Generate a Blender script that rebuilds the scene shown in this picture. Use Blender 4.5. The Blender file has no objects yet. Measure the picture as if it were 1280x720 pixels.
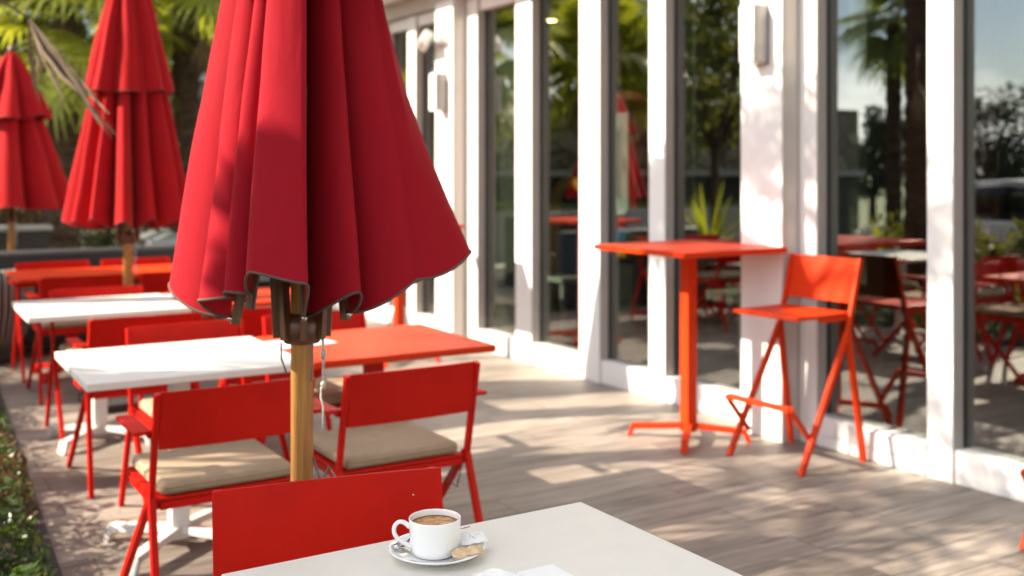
import bpy, bmesh, math, random
from mathutils import Vector, Matrix
R = math.radians
random.seed(7)
scene = bpy.context.scene
col = scene.collection

# ------------------------------------------------------------------ materials
MATS = {}
def newmat(name):
    m = bpy.data.materials.new(name); m.use_nodes = True
    nt = m.node_tree
    for n in list(nt.nodes): nt.nodes.remove(n)
    out = nt.nodes.new('ShaderNodeOutputMaterial')
    MATS[name] = m
    return m, nt, out
def N(nt, t, **kw):
    n = nt.nodes.new(t)
    for k, v in kw.items():
        if k in n.inputs: n.inputs[k].default_value = v
        else: setattr(n, k, v)
    return n
def L(nt, a, b): nt.links.new(a, b)
def coords(nt, scale=(1, 1, 1), rot=(0, 0, 0), kind='Object'):
    tc = nt.nodes.new('ShaderNodeTexCoord'); mp = nt.nodes.new('ShaderNodeMapping')
    mp.inputs['Scale'].default_value = scale; mp.inputs['Rotation'].default_value = rot
    L(nt, tc.outputs[kind], mp.inputs['Vector'])
    return mp.outputs['Vector']
def ramp(nt, fac, stops):
    r = nt.nodes.new('ShaderNodeValToRGB')
    els = r.color_ramp.elements
    while len(els) < len(stops): els.new(0.5)
    for e, (p, c) in zip(els, stops):
        e.position = p; e.color = (c[0], c[1], c[2], 1)
    L(nt, fac, r.inputs['Fac'])
    return r.outputs['Color']
def simple(name, c, rough=0.5, var=0.12, nscale=6.0, metal=0.0, bump=0.0, bscale=60.0, trans=0.0, spec=0.5, transmit=None, stretch=(1, 1, 1), coat=0.0, sheen=0.0, crease=0.0):
    """Principled material with gentle procedural colour/roughness variation."""
    m, nt, out = newmat(name)
    b = N(nt, 'ShaderNodeBsdfPrincipled')
    b.inputs['Metallic'].default_value = metal
    b.inputs['Specular IOR Level'].default_value = spec
    b.inputs['Coat Weight'].default_value = coat
    b.inputs['Sheen Weight'].default_value = sheen; b.inputs['Sheen Roughness'].default_value = 0.35; b.inputs['Sheen Tint'].default_value = (1.0, 0.42, 0.30, 1)
    v = coords(nt, stretch)
    no = N(nt, 'ShaderNodeTexNoise', Scale=nscale, Detail=5.0, Roughness=0.6); L(nt, v, no.inputs['Vector'])
    lo = [x * (1 - var) for x in c]; hi = [min(1, x * (1 + var)) for x in c]
    cc = ramp(nt, no.outputs['Fac'], [(0.3, lo), (0.7, hi)])
    L(nt, cc, b.inputs['Base Color'])
    rr = N(nt, 'ShaderNodeMapRange'); rr.inputs['To Min'].default_value = max(0, rough - 0.07); rr.inputs['To Max'].default_value = min(1, rough + 0.07)
    L(nt, no.outputs['Fac'], rr.inputs['Value']); L(nt, rr.outputs[0], b.inputs['Roughness'])
    if bump > 0:
        n2 = N(nt, 'ShaderNodeTexNoise', Scale=bscale, Detail=4.0); L(nt, v, n2.inputs['Vector'])
        bp = N(nt, 'ShaderNodeBump', Strength=bump, Distance=0.01); L(nt, n2.outputs['Fac'], bp.inputs['Height'])
        L(nt, bp.outputs[0], b.inputs['Normal'])
        if crease > 0:
            n3 = N(nt, 'ShaderNodeTexNoise', Scale=5.0, Detail=3.0, Distortion=0.8); L(nt, coords(nt, (2.2, 2.2, 0.9)), n3.inputs['Vector'])
            b2 = N(nt, 'ShaderNodeBump', Strength=crease, Distance=0.03); L(nt, n3.outputs['Fac'], b2.inputs['Height']); L(nt, b2.outputs[0], bp.inputs['Normal'])
    if trans > 0:
        tl = N(nt, 'ShaderNodeBsdfTranslucent'); L(nt, cc, tl.inputs['Color'])
        if transmit: 
            nt.links.remove(tl.inputs['Color'].links[0]); tl.inputs['Color'].default_value = (*transmit, 1)
        mx = N(nt, 'ShaderNodeMixShader', Fac=trans)
        L(nt, b.outputs[0], mx.inputs[1]); L(nt, tl.outputs[0], mx.inputs[2]); L(nt, mx.outputs[0], out.inputs['Surface'])
    else:
        L(nt, b.outputs[0], out.inputs['Surface'])
    return m

simple('red_paint', (0.49, 0.0095, 0.0045), spec=0.12, rough=0.42, var=0.13, nscale=5)
simple('sunlit_red_paint', (0.60, 0.041, 0.006), spec=0.14, rough=0.45, var=0.10, nscale=5)  # red paint with the orange of direct sun put into its colour
simple('white_paint', (0.80, 0.79, 0.78), rough=0.4, var=0.03, nscale=5)
simple('white_metal', (0.74, 0.73, 0.71), rough=0.4, var=0.04, nscale=8)
simple('white_laminate', (0.78, 0.77, 0.72), rough=0.38, var=0.03, nscale=25, bump=0.03, bscale=300)
simple('cream_laminate', (0.69, 0.665, 0.605), rough=0.36, var=0.03, nscale=20, bump=0.05, bscale=260)
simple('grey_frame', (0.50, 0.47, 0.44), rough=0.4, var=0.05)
simple('seal', (0.03, 0.035, 0.035), rough=0.5)
simple('lamp_metal', (0.36, 0.35, 0.34), rough=0.38, metal=0.3)
simple('cushion', (0.36, 0.275, 0.19), rough=0.9, var=0.08, nscale=30, bump=0.25, bscale=500, spec=0.15)
simple('fabric', (0.285, 0.0050, 0.0135), rough=0.85, var=0.07, nscale=5, bump=0.12, bscale=450, trans=0.035, sheen=0.15, crease=0.13, transmit=(0.60, 0.02, 0.03), spec=0.15)
simple('fabric_far', (0.36, 0.007, 0.011), rough=0.85, var=0.07, nscale=5, bump=0.12, bscale=450, trans=0.05, sheen=0.2, crease=0.12, transmit=(0.60, 0.02, 0.03), spec=0.15)
simple('binding', (0.09, 0.065, 0.052), rough=0.9, var=0.15, nscale=60)
simple('binding_red', (0.16, 0.02, 0.02), rough=0.9, var=0.15, nscale=60)
simple('porcelain', (0.84, 0.84, 0.83), rough=0.10, var=0.01, coat=0.4)
simple('steel', (0.60, 0.60, 0.60), rough=0.18, var=0.05, metal=1.0)
simple('cord_mat', (0.16, 0.14, 0.12), rough=0.9, var=0.4, nscale=80)
simple('cord_grey', (0.42, 0.40, 0.36), rough=0.9, var=0.4, nscale=80)
simple('paper', (0.84, 0.84, 0.83), rough=0.7, var=0.02, nscale=40)
simple('paper_blue', (0.70, 0.72, 0.78), rough=0.6, var=0.04, nscale=30)
simple('tan_paper', (0.66, 0.47, 0.28), rough=0.6, var=0.15, nscale=90, bump=0.3, bscale=150)
simple('ink', (0.35, 0.34, 0.36), rough=0.8)
simple('leaf_dry', (0.17, 0.122, 0.078), rough=0.8, var=0.35, nscale=15, trans=0.15)
simple('palm_leaf', (0.13, 0.165, 0.020), rough=0.45, var=0.45, nscale=2.5, trans=0.5, transmit=(0.48, 0.50, 0.03))
simple('palm_leaf_dark', (0.05, 0.085, 0.02), rough=0.45, var=0.4, nscale=2.5, trans=0.4, transmit=(0.22, 0.27, 0.03))
simple('tree_leaf', (0.050, 0.075, 0.020), rough=0.55, var=0.5, nscale=1.6, trans=0.42, transmit=(0.22, 0.26, 0.03))
simple('tree_leaf_olive', (0.085, 0.095, 0.024), rough=0.55, var=0.5, nscale=1.6, trans=0.45, transmit=(0.20, 0.21, 0.03))
simple('conifer_leaf', (0.022, 0.038, 0.016), rough=0.6, var=0.5, nscale=1.6, trans=0.1)
simple('ground_leaf', (0.040, 0.080, 0.014), rough=0.22, var=0.5, nscale=4, trans=0.2, transmit=(0.14, 0.22, 0.03))
simple('rust_leaf', (0.12, 0.065, 0.022), rough=0.5, var=0.5, nscale=5, trans=0.2)
simple('ivy_leaf', (0.07, 0.085, 0.022), rough=0.6, var=0.6, nscale=3, trans=0.2)
simple('soil', (0.035, 0.024, 0.017), rough=0.95, var=0.4, nscale=12, bump=0.5, bscale=25)
simple('asphalt', (0.05, 0.05, 0.052), rough=0.85, var=0.2, nscale=3, bump=0.2, bscale=120)
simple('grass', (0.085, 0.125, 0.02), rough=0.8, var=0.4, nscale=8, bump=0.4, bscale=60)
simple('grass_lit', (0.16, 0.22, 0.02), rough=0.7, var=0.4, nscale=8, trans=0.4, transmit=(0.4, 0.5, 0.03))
simple('concrete', (0.38, 0.36, 0.34), rough=0.85, var=0.15, nscale=3, bump=0.2, bscale=40)
simple('pale_concrete', (0.36, 0.355, 0.345), rough=0.85, var=0.12, nscale=3, bump=0.2, bscale=40)
simple('charcoal', (0.024, 0.022, 0.021), rough=0.7, var=0.2, nscale=4)
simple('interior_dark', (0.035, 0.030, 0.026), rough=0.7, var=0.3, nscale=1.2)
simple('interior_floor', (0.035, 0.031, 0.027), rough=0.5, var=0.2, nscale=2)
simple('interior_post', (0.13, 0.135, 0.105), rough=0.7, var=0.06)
simple('interior_red', (0.13, 0.016, 0.014), rough=0.6, var=0.1)
simple('blue_plastic', (0.06, 0.17, 0.36), rough=0.35)
simple('yellow_plastic', (0.70, 0.36, 0.02), rough=0.35)
simple('panel_grey', (0.72, 0.73, 0.73), rough=0.4)
simple('red_plastic', (0.48, 0.016, 0.012), rough=0.35)
simple('black_plastic', (0.02, 0.02, 0.02), rough=0.4)
simple('tyre', (0.02, 0.02, 0.02), rough=0.85)
simple('car_white', (0.72, 0.73, 0.75), rough=0.25, var=0.02, coat=0.8)
simple('car_silver', (0.45, 0.47, 0.50), rough=0.3, var=0.03, coat=0.8, metal=0.3)
simple('car_glass', (0.01, 0.012, 0.015), rough=0.05, coat=1.0)

def wood(name, c0, c1, sc=(150, 150, 4.0)):
    m, nt, out = newmat(name)
    b = N(nt, 'ShaderNodeBsdfPrincipled', Roughness=0.38)
    v = coords(nt, sc)
    no = N(nt, 'ShaderNodeTexNoise', Scale=1.0, Detail=6.0, Roughness=0.65); L(nt, v, no.inputs['Vector'])
    L(nt, ramp(nt, no.outputs['Fac'], [(0.36, c0), (0.64, c1)]), b.inputs['Base Color'])
    L(nt, b.outputs[0], out.inputs['Surface'])
wood('pole_wood', (0.34, 0.15, 0.038), (0.56, 0.30, 0.10))
wood('rib_wood', (0.075, 0.027, 0.010), (0.16, 0.066, 0.025))
wood('hub_wood', (0.07, 0.024, 0.014), (0.12, 0.045, 0.024), (15, 15, 15))

def mk_trunk():
    m, nt, out = newmat('palm_trunk')
    b = N(nt, 'ShaderNodeBsdfPrincipled', Roughness=0.95)
    v = coords(nt, (9, 9, 14))
    no = N(nt, 'ShaderNodeTexNoise', Scale=1.0, Detail=8.0, Roughness=0.75); L(nt, v, no.inputs['Vector'])
    L(nt, ramp(nt, no.outputs['Fac'], [(0.3, (0.022, 0.014, 0.009)), (0.55, (0.085, 0.055, 0.033)), (0.75, (0.20, 0.145, 0.09))]), b.inputs['Base Color'])
    bp = N(nt, 'ShaderNodeBump', Strength=1.0, Distance=0.04); L(nt, no.outputs['Fac'], bp.inputs['Height']); L(nt, bp.outputs[0], b.inputs['Normal'])
    L(nt, b.outputs[0], out.inputs['Surface'])
    return m
mk_trunk()

def mk_floor():
    m, nt, out = newmat('terrace_planks')
    b = N(nt, 'ShaderNodeBsdfPrincipled', Roughness=0.5)
    b.inputs['Specular IOR Level'].default_value = 0.35
    v = coords(nt, (1, 1, 1))
    br = N(nt, 'ShaderNodeTexBrick', Scale=1.0)
    br.inputs['Brick Width'].default_value = 1.2; br.inputs['Row Height'].default_value = 0.20
    br.inputs['Mortar Size'].default_value = 0.0040; br.inputs['Mortar Smooth'].default_value = 0.2
    br.inputs['Bias'].default_value = 0.0
    br.inputs['Color1'].default_value = (0.0, 0, 0, 1); br.inputs['Color2'].default_value = (1, 1, 1, 1); br.inputs['Mortar'].default_value = (0.5, 0.5, 0.5, 1)
    br.offset = 0.37
    L(nt, v, br.inputs['Vector'])
    # grain stretched along the boards, shifted per board
    vm = N(nt, 'ShaderNodeVectorMath', operation='MULTIPLY_ADD'); vm.inputs[1].default_value = (2.2, 26, 1)
    L(nt, v, vm.inputs[0])
    cm = N(nt, 'ShaderNodeVectorMath', operation='SCALE'); cm.inputs['Scale'].default_value = 7.0
    L(nt, br.outputs['Color'], cm.inputs[0]); L(nt, cm.outputs[0], vm.inputs[2])
    g = N(nt, 'ShaderNodeTexNoise', Scale=1.0, Detail=6.0, Roughness=0.62, Distortion=0.6); L(nt, vm.outputs[0], g.inputs['Vector'])
    grain = ramp(nt, g.outputs['Fac'], [(0.28, (0.100, 0.086, 0.078)), (0.46, (0.25, 0.216, 0.190)), (0.75, (0.42, 0.372, 0.330))])
    tone = N(nt, 'ShaderNodeMixRGB', blend_type='MULTIPLY', Fac=1.0)
    tr = ramp(nt, br.outputs['Color'], [(0.0, (0.72, 0.71, 0.71)), (1.0, (1.12, 1.10, 1.08))])
    L(nt, grain, tone.inputs[1]); L(nt, tr, tone.inputs[2])
    st = N(nt, 'ShaderNodeTexNoise', Scale=0.9, Detail=5.0); L(nt, v, st.inputs['Vector'])
    tone2 = N(nt, 'ShaderNodeMixRGB', blend_type='MULTIPLY', Fac=1.0)
    L(nt, tone.outputs[0], tone2.inputs[1]); L(nt, ramp(nt, st.outputs['Fac'], [(0.32, (0.74, 0.73, 0.72)), (0.62, (1.06, 1.06, 1.06))]), tone2.inputs[2])
    mj = N(nt, 'ShaderNodeMixRGB', blend_type='MIX'); mj.inputs[2].default_value = (0.09, 0.075, 0.065, 1)
    L(nt, br.outputs['Fac'], mj.inputs['Fac']); L(nt, tone2.outputs[0], mj.inputs[1])
    L(nt, mj.outputs[0], b.inputs['Base Color'])
    hb = N(nt, 'ShaderNodeMath', operation='SUBTRACT'); L(nt, g.outputs['Fac'], hb.inputs[0]); L(nt, br.outputs['Fac'], hb.inputs[1])
    bp = N(nt, 'ShaderNodeBump', Strength=0.25, Distance=0.004); L(nt, hb.outputs[0], bp.inputs['Height']); L(nt, bp.outputs[0], b.inputs['Normal'])
    rr = N(nt, 'ShaderNodeMapRange'); rr.inputs['To Min'].default_value = 0.38; rr.inputs['To Max'].default_value = 0.62
    L(nt, g.outputs['Fac'], rr.inputs['Value']); L(nt, rr.outputs[0], b.inputs['Roughness'])
    L(nt, b.outputs[0], out.inputs['Surface'])
mk_floor()

def mk_rubble():
    m, nt, out = newmat('rubble_stone')
    b = N(nt, 'ShaderNodeBsdfPrincipled', Roughness=0.9)
    v = coords(nt, (1.7, 1.7, 2.6))
    vo = N(nt, 'ShaderNodeTexVoronoi', Scale=1.0); L(nt, v, vo.inputs['Vector'])
    ve = N(nt, 'ShaderNodeTexVoronoi', Scale=1.0, feature='DISTANCE_TO_EDGE'); L(nt, v, ve.inputs['Vector'])
    no = N(nt, 'ShaderNodeTexNoise', Scale=3.0, Detail=7.0); L(nt, v, no.inputs['Vector'])
    c1 = ramp(nt, vo.outputs['Color'], [(0.0, (0.16, 0.13, 0.10)), (0.5, (0.30, 0.26, 0.20)), (1.0, (0.46, 0.43, 0.38))])
    mj = N(nt, 'ShaderNodeMixRGB', blend_type='MULTIPLY', Fac=1.0); L(nt, c1, mj.inputs[1])
    L(nt, ramp(nt, ve.outputs['Distance'], [(0.0, (0.18, 0.16, 0.13)), (0.10, (1, 1, 1))]), mj.inputs[2])
    ms = N(nt, 'ShaderNodeMixRGB', blend_type='MIX'); ms.inputs[2].default_value = (0.07, 0.075, 0.02, 1)
    L(nt, ramp(nt, no.outputs['Fac'], [(0.50, (0, 0, 0)), (0.62, (0.8, 0.8, 0.8))]), ms.inputs['Fac']); L(nt, mj.outputs[0], ms.inputs[1])
    L(nt, ms.outputs[0], b.inputs['Base Color'])
    bp = N(nt, 'ShaderNodeBump', Strength=1.0, Distance=0.06); L(nt, ve.outputs['Distance'], bp.inputs['Height']); L(nt, bp.outputs[0], b.inputs['Normal'])
    L(nt, b.outputs[0], out.inputs['Surface'])
mk_rubble()

def mk_wicker(name, c0, c1, s, stripes=False):
    m, nt, out = newmat(name)
    b = N(nt, 'ShaderNodeBsdfPrincipled', Roughness=0.6)
    if stripes:
        # light and dark vertical bands round the tub
        tc = N(nt, 'ShaderNodeTexCoord'); sp = N(nt, 'ShaderNodeSeparateXYZ'); L(nt, tc.outputs['Object'], sp.inputs[0])
        at = N(nt, 'ShaderNodeMath', operation='ARCTAN2'); L(nt, sp.outputs['Y'], at.inputs[0]); L(nt, sp.outputs['X'], at.inputs[1])
        mu = N(nt, 'ShaderNodeMath', operation='MULTIPLY'); mu.inputs[1].default_value = 44; L(nt, at.outputs[0], mu.inputs[0])
        si = N(nt, 'ShaderNodeMath', operation='SINE'); L(nt, mu.outputs[0], si.inputs[0])
        f = si.outputs[0]
    else:
        v = coords(nt, (s, s, s))
        ck = N(nt, 'ShaderNodeTexBrick', Scale=1.0); ck.inputs['Row Height'].default_value = 0.35; ck.inputs['Mortar Size'].default_value = 0.06
        L(nt, v, ck.inputs['Vector']); f = ck.outputs['Fac']
    L(nt, ramp(nt, f, [(0.0, c0), (1.0, c1)]), b.inputs['Base Color'])
    bp = N(nt, 'ShaderNodeBump', Strength=0.8, Distance=0.01); L(nt, f, bp.inputs['Height']); L(nt, bp.outputs[0], b.inputs['Normal'])
    L(nt, b.outputs[0], out.inputs['Surface'])
mk_wicker('wicker_dark', (0.045, 0.045, 0.046), (0.015, 0.015, 0.016), 30)
mk_wicker('wicker_striped', (0.03, 0.03, 0.03), (0.40, 0.38, 0.34), 30, True)

def mk_glass():
    m, nt, out = newmat('window_glass')
    t = N(nt, 'ShaderNodeBsdfTransparent'); t.inputs['Color'].default_value = (0.63, 0.68, 0.64, 1)
    g = N(nt, 'ShaderNodeBsdfGlossy', Roughness=0.0); g.inputs['Color'].default_value = (1, 1, 1, 1)
    ge = N(nt, 'ShaderNodeNewGeometry'); dt = N(nt, 'ShaderNodeVectorMath', operation='DOT_PRODUCT')
    L(nt, ge.outputs['Normal'], dt.inputs[0]); L(nt, ge.outputs['Incoming'], dt.inputs[1])
    ab = N(nt, 'ShaderNodeMath', operation='ABSOLUTE'); L(nt, dt.outputs['Value'], ab.inputs[0])
    om = N(nt, 'ShaderNodeMath', operation='SUBTRACT'); om.inputs[0].default_value = 1.0; L(nt, ab.outputs[0], om.inputs[1])
    pw = N(nt, 'ShaderNodeMath', operation='POWER'); L(nt, om.outputs[0], pw.inputs[0]); pw.inputs[1].default_value = 5.0
    # faint smears vary the reflection a little
    sm = N(nt, 'ShaderNodeTexNoise', Scale=2.2, Detail=4.0); L(nt, coords(nt, (1, 1, .5)), sm.inputs['Vector'])
    r0 = N(nt, 'ShaderNodeMapRange'); r0.inputs['To Min'].default_value = 0.17; r0.inputs['To Max'].default_value = 0.23; L(nt, sm.outputs['Fac'], r0.inputs['Value'])
    fr = N(nt, 'ShaderNodeMath', operation='ADD'); fr.use_clamp = True; L(nt, pw.outputs[0], fr.inputs[0]); L(nt, r0.outputs[0], fr.inputs[1])
    mx = N(nt, 'ShaderNodeMixShader')
    L(nt, fr.outputs[0], mx.inputs['Fac']); L(nt, t.outputs[0], mx.inputs[1]); L(nt, g.outputs[0], mx.inputs[2]); L(nt, mx.outputs[0], out.inputs['Surface'])
mk_glass()

def mk_coffee():
    m, nt, out = newmat('coffee')
    b = N(nt, 'ShaderNodeBsdfPrincipled', Roughness=0.25)
    v = coords(nt, (1, 1, 1))
    no = N(nt, 'ShaderNodeTexNoise', Scale=38.0, Detail=5.0, Distortion=1.5); L(nt, v, no.inputs['Vector'])
    c = ramp(nt, no.outputs['Fac'], [(0.35, (0.26, 0.095, 0.018)), (0.55, (0.50, 0.23, 0.052)), (0.72, (0.70, 0.43, 0.16))])
    ln = N(nt, 'ShaderNodeVectorMath', operation='LENGTH'); L(nt, v, ln.inputs[0])
    ed = ramp(nt, ln.outputs['Value'], [(0.0385, (1, 1, 1)), (0.0445, (0.30, 0.22, 0.15))])
    mj = N(nt, 'ShaderNodeMixRGB', blend_type='MULTIPLY', Fac=1.0); L(nt, c, mj.inputs[1]); L(nt, ed, mj.inputs[2])
    L(nt, mj.outputs[0], b.inputs['Base Color']); L(nt, b.outputs[0], out.inputs['Surface'])
mk_coffee()

def mk_emit(name, c, s):
    m, nt, out = newmat(name)
    e = N(nt, 'ShaderNodeEmission', Strength=s); e.inputs['Color'].default_value = (*c, 1)
    L(nt, e.outputs[0], out.inputs['Surface'])
mk_emit('downlight_glow', (1.0, 0.62, 0.28), 14.0)

# ------------------------------------------------------------------ mesh helpers
class MB:
    def __init__(s): s.bm = bmesh.new()
    def box(s, c, size, bevel=0.0, seg=2, rot=None):
        r = bmesh.ops.create_cube(s.bm, size=1.0)
        vs = r['verts']
        M = Matrix.Translation(Vector(c)) @ (rot if rot is not None else Matrix.Identity(4)) @ Matrix.Diagonal((size[0], size[1], size[2], 1))
        bmesh.ops.transform(s.bm, matrix=M, verts=vs)
        if bevel > 0:
            es = list({e for v in vs for e in v.link_edges})
            bmesh.ops.bevel(s.bm, geom=es, offset=bevel, segments=seg, profile=0.5, affect='EDGES', clamp_overlap=True)
        return s
    def bar(s, p0, p1, w, h, up=(0, 0, 1), bevel=0.0):
        p0 = Vector(p0); p1 = Vector(p1); d = p1 - p0; ln = d.length; d.normalize()
        u = Vector(up)
        if abs(d.dot(u)) > 0.98: u = Vector((1, 0, 0))
        x = d.cross(u).normalized(); z = x.cross(d).normalized()
        M = Matrix(((x.x, d.x, z.x, 0), (x.y, d.y, z.y, 0), (x.z, d.z, z.z, 0), (0, 0, 0, 1)))
        return s.box((p0 + p1) / 2, (w, ln, h), bevel, 2, M)
    def tube(s, pts, r, n=8, cap=True):
        pts = [Vector(p) for p in pts]
        rs = r if isinstance(r, (list, tuple)) else [r] * len(pts)
        rings = []; prev = None
        for i, p in enumerate(pts):
            d = (pts[min(i + 1, len(pts) - 1)] - pts[max(i - 1, 0)]).normalized()
            if prev is None:
                a = Vector((0, 0, 1)) if abs(d.z) < 0.9 else Vector((1, 0, 0))
                x = d.cross(a).normalized()
            else:
                x = (prev - d * prev.dot(d)).normalized()
            prev = x; y = d.cross(x)
            rings.append([s.bm.verts.new(p + (x * math.cos(2 * math.pi * k / n) + y * math.sin(2 * math.pi * k / n)) * rs[i]) for k in range(n)])
        for a, b in zip(rings, rings[1:]):
            for k in range(n): s.bm.faces.new((a[k], a[(k + 1) % n], b[(k + 1) % n], b[k]))
        if cap:
            s.bm.faces.new(rings[0][::-1]); s.bm.faces.new(rings[-1])
        return s
    def lathe(s, prof, n=48, c=(0, 0, 0), cap0=False, cap1=False):
        rings = []
        for (r, z) in prof:
            rings.append([s.bm.verts.new((c[0] + r * math.cos(2 * math.pi * k / n), c[1] + r * math.sin(2 * math.pi * k / n), c[2] + z)) for k in range(n)])
        for a, b in zip(rings, rings[1:]):
            for k in range(n): s.bm.faces.new((a[k], a[(k + 1) % n], b[(k + 1) % n], b[k]))
        if cap0: s.bm.faces.new(rings[0][::-1])
        if cap1: s.bm.faces.new(rings[-1])
        return s
    def quad(s, a, b, c, d):
        s.bm.faces.new([s.bm.verts.new(v) for v in (a, b, c, d)]); return s
    def poly(s, pts):
        s.bm.faces.new([s.bm.verts.new(v) for v in pts]); return s
    def prism(s, pts2, z0, z1):
        a = [s.bm.verts.new((p[0], p[1], z0)) for p in pts2]; b = [s.bm.verts.new((p[0], p[1], z1)) for p in pts2]
        n = len(pts2)
        s.bm.faces.new(a[::-1]); s.bm.faces.new(b)
        for k in range(n): s.bm.faces.new((a[k], a[(k + 1) % n], b[(k + 1) % n], b[k]))
        return s
    def build(s, name, mat, parent=None, smooth=False, bevel=0.0, loc=None):
        bmesh.ops.recalc_face_normals(s.bm, faces=s.bm.faces)
        me = bpy.data.meshes.new(name); s.bm.to_mesh(me); s.bm.free()
        o = bpy.data.objects.new(name, me); col.objects.link(o)
        me.materials.append(MATS[mat])
        if smooth:
            for p in me.polygons: p.use_smooth = True
        if bevel > 0:
            b = o.modifiers.new('Bevel', 'BEVEL'); b.width = bevel; b.segments = 2; b.limit_method = 'ANGLE'
        if parent is not None: o.parent = parent
        if loc is not None: o.location = loc
        return o
def tag(o, label, cat, group=None):
    o['label'] = label; o['category'] = cat
    if group: o['group'] = group
    return o
def thing(name, label, cat, loc=(0, 0, 0), rz=0.0, group=None):
    o = bpy.data.objects.new(name, None); col.objects.link(o)
    o.empty_display_size = 0.2
    o.location = loc; o.rotation_euler = (0, 0, rz)
    return tag(o, label, cat, group)
def struct(o, kind='structure'):
    o['kind'] = kind; return o
def copy_tree(o, parent=None):
    c = o.copy(); col.objects.link(c)
    if parent is not None: c.parent = parent
    for ch in o.children: copy_tree(ch, c)
    return c
def dup(o, loc, rz, label, group=None):
    c = copy_tree(o); c.location = loc; c.rotation_euler = (0, 0, rz); c['label'] = label
    if group: c['group'] = group
    return c

# ------------------------------------------------------------------ camera
H = 1.45
F = 1320.0
cam = bpy.data.cameras.new('camera'); co = bpy.data.objects.new('camera', cam); col.objects.link(co)
co.location = (0, 0, H); co.rotation_euler = (R(90), 0, R(-31.85))
cam.sensor_width = 36; cam.lens = F / 1280 * 36; cam.shift_y = -145 / 1280
cam.clip_start = 0.05; cam.clip_end = 2000
cam.dof.use_dof = True; cam.dof.focus_distance = 1.93; cam.dof.aperture_fstop = 2.9; cam.dof.aperture_blades = 9
scene.camera = co
FW = Vector((0.5277, 0.8494)); RT = Vector((0.8494, -0.5277))

# ------------------------------------------------------------------ light
EL = R(33); SAZ = Vector((-0.93, 0.3676))
S = Vector((SAZ.x * math.cos(EL), SAZ.y * math.cos(EL), math.sin(EL)))
sun = bpy.data.lights.new('sun', 'SUN'); sun.energy = 5.0; sun.angle = R(0.5); sun.color = (1.0, 0.86, 0.67)
so = bpy.data.objects.new('sun', sun); col.objects.link(so); so.rotation_euler = S.to_track_quat('Z', 'Y').to_euler(); so.location = (-8, 6, 12)
w = bpy.data.worlds.new('World'); scene.world = w; w.use_nodes = True
nt = w.node_tree
bg = nt.nodes['Background']; bg.inputs['Strength'].default_value = 0.053
sky = nt.nodes.new('ShaderNodeTexSky'); sky.sky_type = 'NISHITA'; sky.sun_disc = False; sky.sun_elevation = EL
sky.sun_rotation = math.atan2(SAZ.x, SAZ.y); sky.air_density = 1.0; sky.dust_density = 0.5; sky.ozone_density = 2.0; sky.altitude = 50
tc = nt.nodes.new('ShaderNodeTexCoord'); mp = nt.nodes.new('ShaderNodeMapping'); mp.inputs['Scale'].default_value = (1.6, 1.6, 3.6)
nt.links.new(tc.outputs['Generated'], mp.inputs['Vector'])
cn = nt.nodes.new('ShaderNodeTexNoise'); cn.inputs['Scale'].default_value = 1.6; cn.inputs['Detail'].default_value = 7; cn.inputs['Roughness'].default_value = 0.58
nt.links.new(mp.outputs[0], cn.inputs['Vector'])
cr = nt.nodes.new('ShaderNodeValToRGB'); cr.color_ramp.elements[0].position = 0.42; cr.color_ramp.elements[0].color = (0, 0, 0, 1)
cr.color_ramp.elements[1].position = 0.60; cr.color_ramp.elements[1].color = (0.85, 0.85, 0.85, 1)
nt.links.new(cn.outputs['Fac'], cr.inputs['Fac'])
# clouds are brighter towards the sun
nm = nt.nodes.new('ShaderNodeVectorMath'); nm.operation = 'NORMALIZE'; nt.links.new(tc.outputs['Generated'], nm.inputs[0])
dp = nt.nodes.new('ShaderNodeVectorMath'); dp.operation = 'DOT_PRODUCT'; nt.links.new(nm.outputs[0], dp.inputs[0]); dp.inputs[1].default_value = S
mr = nt.nodes.new('ShaderNodeMapRange'); mr.inputs['From Min'].default_value = 0.35; mr.inputs['From Max'].default_value = 1.0; mr.inputs['To Min'].default_value = 9.0; mr.inputs['To Max'].default_value = 34.0
nt.links.new(dp.outputs['Value'], mr.inputs['Value'])
cc = nt.nodes.new('ShaderNodeVectorMath'); cc.operation = 'SCALE'; cc.inputs[0].default_value = (1.0, 0.97, 0.93); nt.links.new(mr.outputs[0], cc.inputs['Scale'])
mx = nt.nodes.new('ShaderNodeMixRGB'); nt.links.new(cc.outputs[0], mx.inputs[2])
nt.links.new(cr.outputs[0], mx.inputs['Fac']); nt.links.new(sky.outputs[0], mx.inputs[1]); nt.links.new(mx.outputs[0], bg.inputs['Color'])
scene.view_settings.view_transform = 'Standard'; scene.view_settings.look = 'None'; scene.view_settings.gamma = 1
scene.view_settings.exposure = 1.62
scene.cycles.use_denoising = True
scene.cycles.max_bounces = 10; scene.cycles.transparent_max_bounces = 24; scene.cycles.caustics_reflective = False; scene.cycles.caustics_refractive = False
scene.cycles.sample_clamp_indirect = 8

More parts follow.
